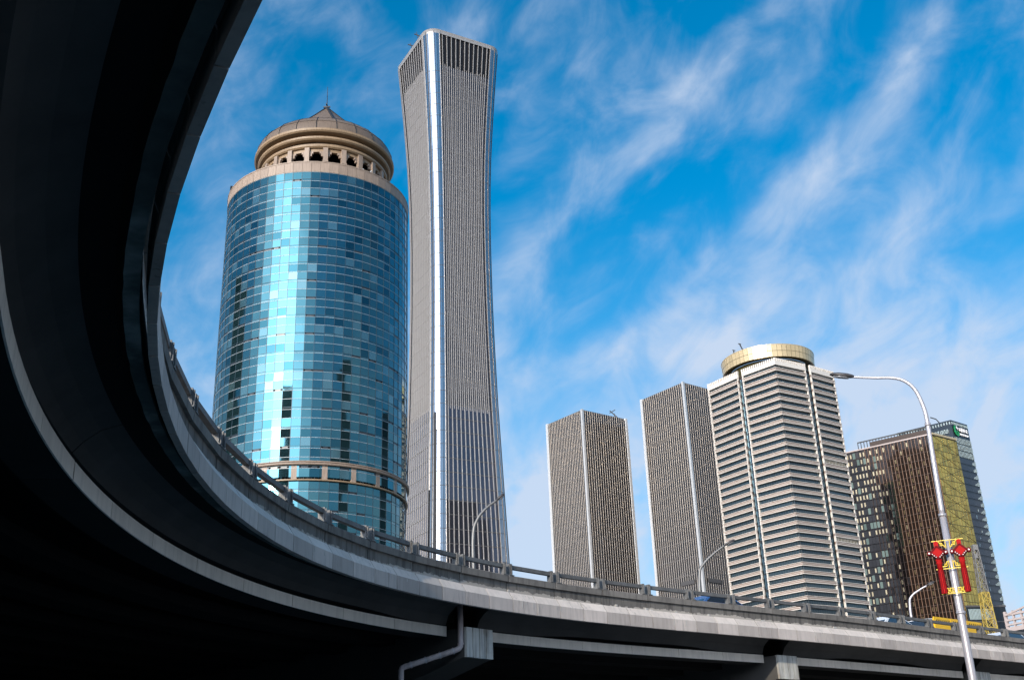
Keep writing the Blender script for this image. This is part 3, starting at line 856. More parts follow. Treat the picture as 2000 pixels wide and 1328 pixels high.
for si, (p, q) in enumerate(segs + [(segs[3][1], segs[3][1] + Vector((-14, 28, 0))), (segs[0][0] + Vector((16, 24, 0)), segs[0][0])]):
    d = q - p; Ld = d.length; d.normalize(); nn = Vector((d.y, -d.x, 0)); rz = math.atan2(d.y, d.x); mid = (p + q) / 2
    front = si < 4
    ext = {0: (0, .0), 1: (0, .13), 2: (.13, 0), 3: (0, 0)}.get(si, (0, 0))
    sp = MB(); sp.box((0, .42, -.05), (Ld, .76, .95)); me_s = sp.mesh('spandrel', 'spandrel')
    s2 = MB(); s2.box((0, .26, .64), (Ld, .92, .15)); s2.box((0, .33, .05), (Ld, .92, .13)); s2.box((0, .26, -.72), (Ld, .92, .26)); me_l = s2.mesh('band_lip', 'spandrel_white')
    gl = MB(); gl.box((0, .95, 0), (Ld - .5, .1, 2.1)); me_w = gl.mesh('window_strip', 'c_glass')
    mu = MB(); nm = int(Ld / 1.25)
    for k in range(nm + 1): mu.box((-Ld / 2 + .25 + (Ld - .5) * k / nm, .93, 0), (.09, .10, 2.1))
    me_m = mu.mesh('window_bars', 'tower_rib')
    nfl = int((HC - 4) / FH)
    for k in range(nfl):
        zc = HC - 5.0 - k * FH
        if zc < 4: break
        if not front and k % 1 == 0 and zc < 0: continue
        o = link('spandrel', me_s, banded, (mid.x, mid.y, zc), (0, 0, rz))
        lo = bpy.data.objects.new('band_lip', me_l); COL.objects.link(lo); lo.parent = o
        zt = zc + FH / 2
        w = link('window_strip', me_w, banded, (mid.x, mid.y, zt), (rc_.gauss(0, .004), 0, rz + rc_.gauss(0, .004)))
        if front:
            mo = bpy.data.objects.new('window_bars', me_m); COL.objects.link(mo); mo.parent = w; stuff(mo)
    # parapet with its row of small teeth
    pz = HC - 1.2
    bb = MB(); m_ = mid - nn * .45; bb.box((m_.x, m_.y, HC - 2.1), (Ld, .9, 1.9), rz); pa = bb.build('roof_parapet', 'spandrel_white', banded)
    bb = MB(); nt = int(Ld / 1.15)
    for k in range(nt + 1):
        c = p.lerp(q, (k + .25) / (nt + .5)) - nn * .4; bb.box((c.x, c.y, HC - .45), (.6, .9, 1.4), rz)
    stuff(bb.build('parapet_teeth', 'spandrel_white', pa))
    if front:
        for e in (0, 1):
            c = p.lerp(q, e) + d * (.35 if e == 0 else -.35) - nn * .45
            if (si, e) in ((1, 1), (2, 0)): continue
            bb = MB(); bb.box((c.x, c.y, HC / 2 - 1), (.42, .86, HC - 2), rz); bb.build('end_pier', 'spandrel_white', banded)
# glazed slots
for (a, c2) in ((segs[0][1], segs[1][0]), (segs[2][1], segs[3][0])):
    ia = a + (ctr - a).normalized() * 1.4; ic = c2 + (ctr - c2).normalized() * 1.4
    m_ = (ia + ic) / 2; d = (c2 - a); rz = math.atan2(d.y, d.x)
    bb = MB(); bb.box((m_.x, m_.y, HC / 2 - 2), (d.length + .6, .3, HC - 4), rz); bb.build('glazed_slot', 'c_slot_glass', banded)
    for k in range(50):
        zz = HC - 6 - k * FH
        if zz < 4: break
        bb = MB(); nn = Vector((d.y, -d.x, 0)).normalized(); mm = m_ + nn * .2; bb.box((mm.x, mm.y, zz), (d.length + .5, .12, .5 if k % 3 else 1.3), rz); bb.build('slot_transom', 'dark_glass' if k % 2 else 'c_glass', banded)
# louvred bays on the right wing
p, q = segs[3]; d = (q - p).normalized(); rz = math.atan2(d.y, d.x); nn = Vector((d.y, -d.x, 0))
for zz in (HC - 5.0 - 12 * FH + FH / 2, HC - 5.0 - 32 * FH + FH / 2, HC - 5.0 - 22 * FH + FH / 2):
    m_ = (p + q) / 2 - nn * .7; bb = MB(); bb.box((m_.x, m_.y, zz), (14.0, .3, 1.74), rz); lv = bb.build('louvre_panel', 'spandrel_white', banded)
    for k in range(14):
        c = p.lerp(q, .12 + .76 * k / 13) - nn * .5; bb = MB(); bb.box((c.x, c.y, zz), (.42, .2, 1.3), rz); bb.build('louvre_slot', 'gold_line', lv)
# gold drum
DC = pol(13.8, 512.0); DR = 21.4
nd = 60
for k in range(nd):
    a0 = 2 * math.pi * k / nd; a1 = a0 + 2 * math.pi / nd - .006
    bb = MB(); bb.lathe([(DR - .6, 190.7), (DR + .15, 190.7), (DR + .25, 193.5)], DC.x, DC.y, 1, a0, a1); bb.lathe([(DR + .30, 193.65), (DR + .45, 196.5), (DR - .4, 196.6)], DC.x, DC.y, 1, a0, a1)
    bb.build('drum_panel', 'gold_drum', banded)
bb = MB(); bb.lathe([(DR - .7, 184.0), (DR - 3.0, 190.6)], DC.x, DC.y, 60); bb.lathe([(DR - 3, 190.75), (DR, 190.75), (DR, 196.3), (DR - 2, 196.3)], DC.x, DC.y, 60); bb.build('drum_core', 'gold_line', banded)
bb = MB(); bb.lathe([(DR + .3, 196.45), (DR + .55, 196.5), (DR + .55, 196.8), (DR - .4, 196.85)], DC.x, DC.y, 60); bb.build('drum_rim', 'gold_drum', banded)
for (a, h, tl) in ((-2.32, 3.4, -1.6), (-2.62, 2.2, .2)):
    x, y = DC.x + 20.5 * math.cos(a), DC.y + 20.5 * math.sin(a)
    bb = MB(); bb.bar((x, y, 196), (x + tl, y, 197 + h), .45); bb.bar((x + tl - .6, y, 197 + h), (x + tl + .8, y, 197 + h - .4), .3); bb.build('roof_davit', 'dark_metal', banded)

# ------------------------------------------------------------------ brown tower with gold glass side
DP = [pol(21.3, 600), pol(22.35, 617.8), None, pol(17.05, 615)]
DP[2] = DP[1] + (DP[3] - DP[0]); HD = 177.8
brown = thing('brown_tower', 'brown ribbed office block with one mirrored gold glass side', 'office tower', (DP[0].x, DP[0].y, 0))
inner = (DP[0] + DP[2]) / 2
b = MB(); b.prism([p.xy for p in DP], 0, HD - 1.5); b.build('glass_wall', 'brown_glass', brown)
p, q = DP[3], DP[0]; d = (q - p); Ld = d.length; d.normalize(); nn = Vector((d.y, -d.x, 0)); rz = math.atan2(d.y, d.x)
rd = random.Random(21)
NCOL = 26
fmb = MB(); fmb.box((0, 0, HD / 2), (.26, .30, HD - 3)); me_f2 = fmb.mesh('fin', 'brown_fin')
for k in range(NCOL + 1):
    c = p + d * (Ld * (k + .0) / NCOL) + nn * .3
    if k > 5: link('fin', me_f2, brown, (c.x, c.y, 0), (0, 0, rz))
floor_h = 3.9; nfl = int((HD - 4) / floor_h)
pm = {}
for mt in ('brown_glint_pane', 'green_pane', 'brown_glass'):
    bb = MB(); bb.box((0, 0, 0), (Ld / NCOL * .42 if mt == 'brown_glint_pane' else Ld / NCOL * .8, .16, 2.2 if mt == 'brown_glint_pane' else 3.2)); pm[mt] = bb.mesh('window_pane', mt)
npane = 0; low_panes = MB()
for k in range(NCOL):
    for f in range(nfl):
        zz = HD - 4 - f * floor_h; mt = None; u = rd.random()
        if k in (1,): mt = 'brown_glint_pane' if u < .85 else None
        elif k in (10, 14, 18, 22): mt = 'brown_glint_pane' if u < .82 else None
        elif k < 10 and f < 8: mt = 'brown_glint_pane' if u < .55 else ('green_pane' if u < .75 else 'brown_glass')
        elif k < 9: mt = 'green_pane' if u < .16 else ('brown_glint_pane' if u < .42 else 'brown_glass')
        elif k in (11, 12) and 4 < f < 14: mt = 'green_pane'
        else: mt = 'brown_glass' if u < .5 else ('brown_glint_pane' if u > .955 else None)
        if mt is None: continue
        c = p + d * (Ld * (k + .5) / NCOL) + nn * .10
        rr_ = (rd.gauss(0, .01), 0, rz + rd.gauss(0, .012))
        if f < 14 and npane < 300:
            npane += 1; link('window_pane', pm[mt], brown, (c.x, c.y, zz), rr_)
        else:
            low_panes.cur = ('brown_glint_pane', 'green_pane', 'brown_glass').index(mt)
            low_panes.box((c.x, c.y, zz), (Ld / NCOL * .42 if mt == 'brown_glint_pane' else Ld / NCOL * .8, .16, 2.2 if mt == 'brown_glint_pane' else 3.2), rr_[2])
stuff(low_panes.build('window_panes', ['brown_glint_pane', 'green_pane', 'brown_glass'], brown))
for f in range(nfl):
    zz = HD - 6.0 - f * floor_h; bb = MB(); m_ = (p + q) / 2 + nn * .16; bb.box((m_.x, m_.y, zz), (Ld, .3, .22), rz); bb.build('floor_band', 'brown_roof', brown)
bb = MB(); m_ = (p + q) / 2 + nn * .2; bb.box((m_.x, m_.y, HD - 1.2), (Ld + .6, 1.0, .7), rz); bb.build('eaves_trim', 'pink_frame', brown)
for k in range(9):
    c = p + d * (Ld * (k * 1.5 + 12.5) / NCOL) + nn * .8; bb = MB(); bb.box((c.x, c.y, 76 + k * .55), (1.5, .8, 4.2), rz); bb.build('pilaster_foot', 'brown_fin', brown)
# rooftop screen and frame
ls = [p + d * Ld * .28 - nn * 3, q - d * 1.5 - nn * 3]
bb = MB(); dd = ls[1] - ls[0]; m_ = (ls[0] + ls[1]) / 2; bb.box((m_.x, m_.y, HD + .9), (dd.length, 1.0, 3.4), rz); rsn = bb.build('roof_screen', 'brown_roof', brown)
bb = MB(); ls0 = p + d * Ld * .14 - nn * 3; dd = ls[1] - ls0; m_ = (ls0 + ls[1]) / 2; bb.box((m_.x, m_.y, HD + 3.9), (dd.length, .8, .45), rz)
for k in range(24):
    c = ls0.lerp(ls[1], k / 23); bb.box((c.x, c.y, HD + 1.9), (.3, .5, 4.0), rz)
bb.build('roof_frame', 'dark_metal', brown)
# glazed return strip at the corner
bb = MB(); c = q + nn * .25; bb.box((c.x - d.x * .9, c.y - d.y * .9, HD / 2), (1.6, .6, HD - 3), rz); bb.build('corner_strip', 'green_pane', brown)
# gold face
p, q = DP[0], DP[1]; d = (q - p); Lg = d.length; d.normalize(); nn = Vector((d.y, -d.x, 0)); rz = math.atan2(d.y, d.x)
NG = 9
for k in range(NG):
    for f in range(0, nfl, 1):
        zz = HD - 4 - f * floor_h
        if zz < 62: break
        key = 'g'
        if key not in pm:
            gm = MB(); gm.box((0, 0, 0), (Lg / NG * .96, .2, floor_h * .95)); pm[key] = gm.mesh('gold_pane', 'gold_glass')
        c = p + d * (Lg * (k + .5) / NG) + nn * .25
        link('gold_pane', pm[key], brown, (c.x, c.y, zz), (rd.gauss(0, .015), 0, rz + rd.gauss(0, .03)))
for f in range(0, nfl, 2):
    zz = HD - 2 - f * floor_h; a = p + nn * .42 + Vector((0, 0, zz)); c = q + nn * .42 + Vector((0, 0, zz)); mz = (a + c) / 2
    bb = MB(); bb.bar(a, c, .14, .2); bb.build('gold_transom', 'gold_line', brown)
    if f < 16:
        h2 = Vector((0, 0, -2 * floor_h)); bb = MB(); bb.bar(a, mz + h2 * .5, .14); bb.bar(mz + h2 * .5, c, .14); bb.bar(a + h2, mz + h2 * .5, .14); bb.bar(mz + h2 * .5, c + h2, .14); bb.build('cross_brace', 'gold_line', brown)
for k in range(1, NG):
    c = p + d * (Lg * k / NG) + nn * .40; bb = MB(); bb.box((c.x, c.y, HD / 2 - 1), (.10, .12, HD - 3), rz); bb.build('gold_mullion', 'gold_line', brown)
bb = MB(); m_ = (p + q) / 2 + nn * .3; bb.box((m_.x, m_.y, HD - 1.0), (Lg + .4, .9, 1.1), rz); bb.build('gold_coping', 'gold_drum', brown)

# ------------------------------------------------------------------ dark glass tower with green emblem
E0 = pol(22.31, 640); E1 = pol(23.02, 654.4); E3 = E0 + (pol(21.29, 644) - E0) * 2.6; E2 = E1 + (E3 - E0); HE = 195.3
slate = thing('emblem_tower', 'dark glass tower with a green emblem sign at its top', 'office tower', (E0.x, E0.y, 0))
b = MB(); b.prism([v.xy for v in (E0, E1, E2, E3)], 0, HE - .5); b.build('glass_wall', 'dark_glass', slate)
for (p, q, nc) in ((E0, E1, 12), (E3, E0, 20)):
    d = (q - p); L = d.length; d.normalize(); nn = Vector((d.y, -d.x, 0)); rz = math.atan2(d.y, d.x)
    for f in range(48):
        zz = HE - 12 - f * 3.9
        if zz < 4: break
        bb = MB(); m_ = (p + q) / 2 + nn * .1; bb.box((m_.x, m_.y, zz), (L, .24, 2.9), rz); st = bb.build('window_strip', 'slate_glass' if f > 2 else 'dark_glass', slate)
        if f < 3:
            for k in range(nc):
                c = p + d * L * (k + .5) / nc + nn * .3; bb = MB(); bb.box((c.x, c.y, zz), (.28, .2, 3.4), rz + .0); bb.build('vertical_blade', 'slate_blind', st)
        else:
            for k in range(3 + rd.randint(0, 1)):
                if p is not E0: break
                c = p + d * L * (.985 - k * .075) + nn * .26; bb = MB(); bb.box((c.x, c.y, zz - .3 * k), (.7, .14, 2.6 - .6 * k), rz); bb.build('blind', 'slate_blind', st)
            if f > 8 and p is E0 and rd.random() < .6:
                c = p + d * L * rd.uniform(.2, .6) + nn * .26; bb = MB(); bb.box((c.x, c.y, zz), (.6, .14, rd.uniform(.8, 2.0)), rz); bb.build('blind', 'slate_blind', st)
    for k in range(nc):
        c = p + d * L * (k + .5) / nc + nn * .2; bb = MB(); bb.box((c.x, c.y, HE - 2.2), (.5, .3, 1.4), rz); bb.build('crown_vent', 'slate_blind', slate)
# emblem: a bent green ribbon, and two lines of white lettering
p, q = E0, E1; d = (q - p); L = d.length; d.normalize(); nn = Vector((d.y, -d.x, 0)); UPV = Vector((0, 0, 1))
def sgn(x, zz, o=.5): return p + d * x + nn * o + UPV * (HE - 6.3 + zz)
arc = [(2.9, 2.6), (2.3, 2.2), (1.8, 1.2), (1.75, 0), (2.1, -1.3), (2.9, -2.3), (3.9, -2.6), (4.9, -2.0), (5.2, -1.0)]
sg = MB()
for a_, b_ in zip(arc, arc[1:]): sg.bar(sgn(*a_), sgn(*b_), 1.15, .35, up=nn)
sg.bar(sgn(5.2, -1.0), sgn(3.6, -.4), .8, .35, up=nn)
sg.build('emblem', 'sign_green', slate)
sg = MB(); sg.bar(sgn(3.5, 2.2), sgn(4.9, 1.2), 1.0, .3, up=nn); sg.build('emblem_corner', 'sign_white', slate)
CHARS = [[(0, .9, 1, .9), (.5, 1, .5, 0), (.1, .5, .9, .5), (.1, .5, .1, .15), (.9, .5, .9, .15)], [(0, 1, 0, 0), (0, 1, 1, 1), (1, 1, 1, 0), (.2, .65, .8, .65), (.5, .9, .5, .2), (.2, .3, .8, .3), (0, 0, 1, 0)],
         [(.5, 1, .1, .55), (.5, 1, .95, .5), (.2, .5, .8, .5), (.5, .75, .5, 0), (.1, .2, .9, .2)], [(0, .75, 1, .75), (.5, 1, .2, 0), (.4, .6, 1, 0), (.1, .4, .7, .4)]]
for i, ch in enumerate(CHARS):
    ch_m = MB()
    for (x0, y0, x1, y1) in ch: ch_m.bar(sgn(6.1 + i * 2.25 + x0 * 1.75, .1 + y0 * 2.0), sgn(6.1 + i * 2.25 + x1 * 1.75 + .001, .1 + y1 * 2.0 + .001), .36, .3, up=nn)
    ch_m.build('sign_character', 'sign_white', slate)
for i in range(9):
    ch_m = MB(); x0 = 6.1 + i * 1.0
    ch_m.bar(sgn(x0, -2.2), sgn(x0 + .02, -1.1), .26, .3, up=nn)
    ch_m.bar(sgn(x0, -1.2 if i % 2 else -2.1), sgn(x0 + .6, -1.2 if i % 3 else -2.1), .26, .3, up=nn)
    if i % 2: ch_m.bar(sgn(x0 + .6, -2.2), sgn(x0 + .62, -1.1), .26, .3, up=nn)
    ch_m.build('sign_letter', 'sign_white', slate)
# left face sign, pale glazed letters
p2, q2 = E3, E0; d2 = (q2 - p2); L2 = d2.length; d2.normalize(); nn2 = Vector((d2.y, -d2.x, 0)); rz2 = math.atan2(d2.y, d2.x)
for i, x in enumerate((11.6, 9.8, 8.0, 6.0, 4.4, 2.8)):
    c = q2 - d2 * x + nn2 * .5; ch_m = MB(); ch_m.box((c.x, c.y, HE - 5.8), (1.2, .25, .3), rz2); ch_m.box((c.x, c.y, HE - 7.6), (1.2, .25, .3), rz2); ch_m.box((c.x - d2.x * .5, c.y - d2.y * .5, HE - 6.7), (.3, .25, 2.0), rz2); ch_m.box((c.x + d2.x * .4, c.y + d2.y * .4, HE - 6.5), (.4, .25, 2.2), rz2); ch_m.build('sign_letter', 'slate_blind', slate)
bb = MB(); c = E0 - d2 * 7 - nn2 * 2 + Vector((0, 0, HE)); bb.bar(c, c + Vector((-1.6, 0, 2.2)), .4); bb.bar(c + Vector((-1.5, 0, 2.2)), c + Vector((-4.6, 0, 3.4)), .45); bb.build('roof_davit', 'dark_metal', slate)
# its glazed podium
pd = thing('podium_block', 'low dark glass podium below the emblem tower, cut off by the overpass railing', 'building', (pol(22.0, 590).x, pol(22.0, 590).y, 0))
a, c = pol(21.35, 585), pol(23.05, 596); back = pol(22.3, 620) - (a + c) / 2
b = MB(); b.prism([v.xy for v in (a, c, c + back * .7, a + back * .7)], 0, 85.5); b.build('glass_wall', 'dark_glass', pd)
d = (c - a); L = d.length; d.normalize(); nn = Vector((d.y, -d.x, 0)); rz = math.atan2(d.y, d.x)
for k in range(15):
    e = a + d * L * (.06 + .5 * k / 14) + nn * .3; bb = MB(); bb.box((e.x, e.y, 81.5), (.45, .3, 5.0), rz); bb.build('pane', 'slate_blind', pd)
bb = MB(); m_ = (a + c) / 2 + nn * .2; bb.box((m_.x, m_.y, 85.3), (L + .3, .5, .9), rz); bb.build('coping', 'tower_rib', pd)
bb = MB(); e = a + d * L * .62 + nn * .5; bb.box((e.x, e.y, 78), (1.6, .6, 14), rz); bb.build('pier', 'pink_frame', pd)
for k in range(5):
    m_ = (a + c) / 2 + nn * .16; bb = MB(); bb.box((m_.x, m_.y, 78 - 5 * k), (L, .2, .5), rz); bb.build('floor_band', 'tower_rib', pd)

# lattice mast in front of it
mb_ = pol(22.25, 566); mast = thing('lattice_mast', 'yellow and grey steel lattice mast in front of the emblem tower', 'mast', (mb_.x, mb_.y, 0))
H0, H1 = 0.0, 108.0
for f in range(27):
    z0, z1 = f * 4.0, f * 4.0 + 4.0
    w0, w1 = 2.6 - 1.5 * max(0, (z0 - 60) / 48), 2.6 - 1.5 * max(0, (z1 - 60) / 48)
    if f < 12: continue
    bb = MB(); cor = [(-1, -1), (1, -1), (1, 1), (-1, 1)]
    for k in range(4):
        a = Vector((mb_.x + cor[k][0] * w0, mb_.y + cor[k][1] * w0, z0)); b1 = Vector((mb_.x + cor[k][0] * w1, mb_.y + cor[k][1] * w1, z1))
        a2 = Vector((mb_.x + cor[(k + 1) % 4][0] * w0, mb_.y + cor[(k + 1) % 4][1] * w0, z0)); b2 = Vector((mb_.x + cor[(k + 1) % 4][0] * w1, mb_.y + cor[(k + 1) % 4][1] * w1, z1))
        bb.bar(a, b1, .34); bb.bar(a, b2, .22); bb.bar(a2, b1, .22); bb.bar(b1, b2, .26)
    bb.build('lattice_section', 'lattice_yellow' if f < 22 else 'lattice_grey', mast)
bb = MB()
for k in range(4):
    cx, cy = [(-1, -1), (1, -1), (1, 1), (-1, 1)][k]; bb.bar((mb_.x + cx * 2.6, mb_.y + cy * 2.6, 0), (mb_.x + cx * 2.6, mb_.y + cy * 2.6, 48), .34)
bb.build('mast_leg', 'lattice_yellow', mast)
bb = MB(); bb.box((mb_.x, mb_.y, 109), (2.4, 2.4, 2.6)); bb.box((mb_.x - .6, mb_.y, 105), (1.6, 2.6, 2.0)); bb.build('mast_head', 'lattice_grey', mast)

# low building at the far right
fb = pol(23.5, 470); fbt = thing('framed_building', 'small dark building with a pale open roof frame at the right edge', 'building', (fb.x, fb.y, 0))
a, c = pol(22.95, 470), pol(25.4, 455); d = c - a; L = d.length; d.normalize(); nn = Vector((d.y, -d.x, 0)); rz = math.atan2(d.y, d.x); bk = -nn * 14
b = MB(); b.prism([v.xy for v in (a, c, c + bk, a + bk)], 0, 58.5); b.build('glass_wall', 'dark_glass', fbt)
for zz, h in ((60.5, .6), (62.2, .7), (64.2, .8)):
    bb = MB(); m_ = (a + c) / 2 - nn * .5; bb.box((m_.x, m_.y, zz), (L, 1.2, h), rz); bb.build('frame_rail', 'pink_frame', fbt)
bb = MB(); m_ = (a + c) / 2; bb.box((m_.x, m_.y, 58.8), (L + .4, .6, 1.6), rz); bb.build('coping', 'pink_frame', fbt)
for k in range(8):
    e = a.lerp(c, k / 7) - nn * .5; bb = MB(); bb.box((e.x, e.y, 62.3), (.55 if k % 3 else 1.0, 1.0, 6.4), rz); bb.build('frame_post', 'pink_frame', fbt)
bb = MB(); bb.bar(a + Vector((0, 0, 64)), c + Vector((0, 0, 69.0)), .6); bb.build('frame_rake', 'pink_frame', fbt)
for k in range(14):
    m_ = (a + c) / 2 + nn * .1; bb = MB(); bb.box((m_.x, m_.y, 56 - 2.0 * k), (L, .2, .5), rz); bb.build('floor_band', 'tower_rib', fbt)


# ------------------------------------------------------------------ city behind the camera: it mirrors in the glass
def city(label, x, y, w, dpt, h, rz, m1, m2, step=8.0):
    t = thing('office_block', label, 'office block', (x, y, 0), 'office blocks behind the viewer')
    b = MB(); b.box((x, y, h / 2), (w, dpt, h), rz); b.build('wall', m1, t)
    z = step
    while z < h - 2:
        b = MB(); b.box((x, y, z), (w + .5, dpt + .5, step * .38), rz); b.build('window_band', m2, t); z += step
    b = MB(); b.box((x, y, h + 1.2), (w * .5, dpt * .5, 2.4), rz); b.build('roof_plant', m1, t)
    return t


city('tall narrow dark block mirrored near the bright strip of the blue tower', -127.6, -87.1, 40, 18, 188, R(-196.2), 'city_dark', 'city_band')
city('dark block mirrored at the left side of the blue tower', -205.7, 212.6, 36, 20, 172, R(-272.6), 'city_dark', 'city_band')
city('dark block right of the picture mirrored in the middle of the blue tower', 104.0, 58.0, 52, 16, 164, R(-136.4), 'city_dark', 'city_band')
city('dark block far right mirrored at the right side of the blue tower', 216.8, 269.6, 46, 20, 161, R(-76.2), 'city_dark', 'city_band')
city('wide dark block behind the viewer mirrored low in the skyscraper', 40, -170, 90, 30, 84, R(-8), 'city_dark', 'city_band')


# ------------------------------------------------------------------ street lamps
def poly_smooth(pts, n=6):
    P = [Vector(p) for p in pts]; out = []
    for i in range(len(P) - 1):
        a, b_, c, e = P[max(0, i - 1)], P[i], P[i + 1], P[min(len(P) - 1, i + 2)]
        for k in range(n):
            f = k / n; out.append(.5 * ((2 * b_) + (c - a) * f + (2 * a - 5 * b_ + 4 * c - e) * f * f + (3 * b_ - a - 3 * c + e) * f ** 3))
    out.append(P[-1]); return out


LB = Vector((10.78, 28.0, 0)); lamp = thing('street_lamp', 'tall pale curved street lamp in the foreground at the right', 'street lamp', LB)
b = MB(); b.tube([(10.78, 28, -.05), (10.78, 28, 4.0), (10.79, 27.99, 6.2), (10.8, 27.99, 8.2)], [.115, .098, .09, .08], 18); b.build('pole', 'lamp_paint', lamp, True)
arm = poly_smooth([(10.8, 27.99, 8.2), (10.83, 27.975, 9.6), (10.86, 27.97, 10.62), (10.84, 27.975, 11.1), (10.72, 28.02, 11.62), (10.5, 28.1, 11.92), (10.2, 28.21, 12.06), (9.8, 28.35, 12.13), (9.25, 28.54, 12.25)], 6)
b = MB(); b.tube(arm, [.066 - .034 * k / (len(arm) - 1) for k in range(len(arm))], 14); b.build('arm', 'lamp_paint', lamp, True)
for (zz, rr) in ((8.2, .10), (10.62, .078), (5.75, .112)):
    b = MB(); b.tube([(10.8 if zz < 9 else 10.86, 27.99 if zz < 9 else 27.97, zz - .035), (10.8 if zz < 9 else 10.86, 27.99 if zz < 9 else 27.97, zz + .035)], rr, 16); b.build('collar', 'lamp_paint', lamp, True)


def lamp_head(a, bq, w, h, parent):
    a, bq = Vector(a), Vector(bq); t = (bq - a); L = t.length; t.normalize(); x = t.cross(Vector((0, 0, 1))).normalized(); y = x.cross(t)
    b = MB(); rings = []
    for (f, k, kh) in ((0, .35, .5), (.08, .6, .75), (.3, 1, 1), (.65, 1, 1), (.9, .7, .75), (1, .25, .35)):
        c = a + t * L * f; ring = []
        for j in range(12):
            an = 2 * math.pi * j / 12; ring.append(c + x * (w / 2 * k * math.cos(an)) + y * (h / 2 * kh * math.sin(an) * (1.0 if math.sin(an) > 0 else .55)))
        rings.append(ring)
    b.loft(rings, True, True); hd = b.build('lamp_head', 'lamp_head', parent, True)
    b = MB(); rings = []
    for (f, k) in ((.22, .3), (.35, .7), (.65, .7), (.85, .3)):
        c = a + t * L * f - y * (h * .27); rings.append([c + x * (w / 2 * k * math.cos(2 * math.pi * j / 10)) + y * (.03 * math.sin(2 * math.pi * j / 10)) for j in range(10)])
    b.loft(rings, True, True); b.build('lens', 'lamp_glass', hd, True)


lamp_head((9.32, 28.52, 12.24), (8.72, 28.7, 12.40), .24, .16, lamp)
for (pts, hl, lab) in (
        ([(-2.49, 58.95, 0), (-2.49, 58.95, 12), (-2.49, 58.95, 15.25), (-2.25, 58.96, 16.22), (-1.74, 58.97, 16.85), (-1.17, 58.99, 17.26)], (-.72, 58.99, 17.60), 'slim street lamp behind the railing in front of the tallest skyscraper'),
        ([(11.42, 72.1, 0), (11.42, 72.1, 12), (11.5, 72.08, 15.22), (11.87, 72.03, 16.02), (12.58, 71.91, 16.64), (13.27, 71.78, 17.08)], (13.95, 71.67, 17.40), 'slim street lamp behind the railing in front of the half hidden striped tower'),
        ([(30.72, 89.9, 0), (30.72, 89.9, 13), (30.77, 89.88, 15.72), (31.02, 89.79, 16.38), (31.59, 89.59, 16.77), (32.19, 89.38, 17.07)], (32.78, 89.18, 17.32), 'slim white street lamp behind the railing in front of the brown block')):
    t = thing('street_lamp', lab, 'street lamp', (pts[0][0], pts[0][1], 0), 'slim lamps behind the overpass')
    sp = poly_smooth(pts, 6); b = MB(); b.tube(sp, [.115 - .055 * min(1, k / (len(sp) - 1)) for k in range(len(sp))], 10); b.build('pole', 'lamp_paint' if 'white' in lab else 'lamp_grey', t, True)
    lamp_head(Vector(pts[-1]), hl, .30, .22, t)

# festive knots and gilt brackets on the foreground lamp
orn = thing('lamp_ornament', 'pair of red knot lanterns on yellow scroll brackets fixed to the street lamp pole', 'ornament', (10.7, 27.8, 6.0))
ox = Vector((.93, -.36, 0)).normalized(); oc = Vector((10.715, 27.805, 0))
def op(x, z, y=0.0): return oc + ox * x + Vector((ox.y, -ox.x, 0)) * y + Vector((0, 0, z))
for (z, a, b_) in ((7.52, -.37, .38), (6.815, -.37, .38), (6.205, -.34, .34)):
    bb = MB(); bb.bar(op(a, z), op(b_, z), .017); br = bb.build('bracket', 'lantern_yellow', orn)
    for s_ in (-1, 1):
        sc = MB()
        if z > 7: path = [[(.05, -.16), (.09, -.16), (.09, -.12), (.13, -.12), (.13, -.06), (.19, -.06), (.19, -.03), (.25, -.03)], [(.13, -.12), (.17, -.12), (.17, -.06)], [(.05, -.2), (.05, -.02)]]
        elif z > 6.5: path = [[(.06, .17), (.10, .17), (.10, .12), (.15, .12), (.15, .06), (.21, .06), (.21, .03), (.26, .03)], [(.10, .12), (.10, .06), (.15, .06)], [(.05, .2), (.05, .0)]]
        else: path = [[(.05, .03), (.05, .13), (.13, .13), (.13, .03), (.05, .03)], [(.09, .05), (.09, .10)], [(.13, .08), (.17, .08)], [(.17, .03), (.17, .13), (.25, .13), (.25, .03), (.17, .03)], [(.21, .05), (.21, .10)]]
        for pa in path:
            for u, v in zip(pa, pa[1:]): sc.bar(op(s_ * u[0], z + u[1]), op(s_ * v[0] + .0005, z + v[1] + .0005), .016)
        sc.build('scroll', 'lantern_yellow', br)
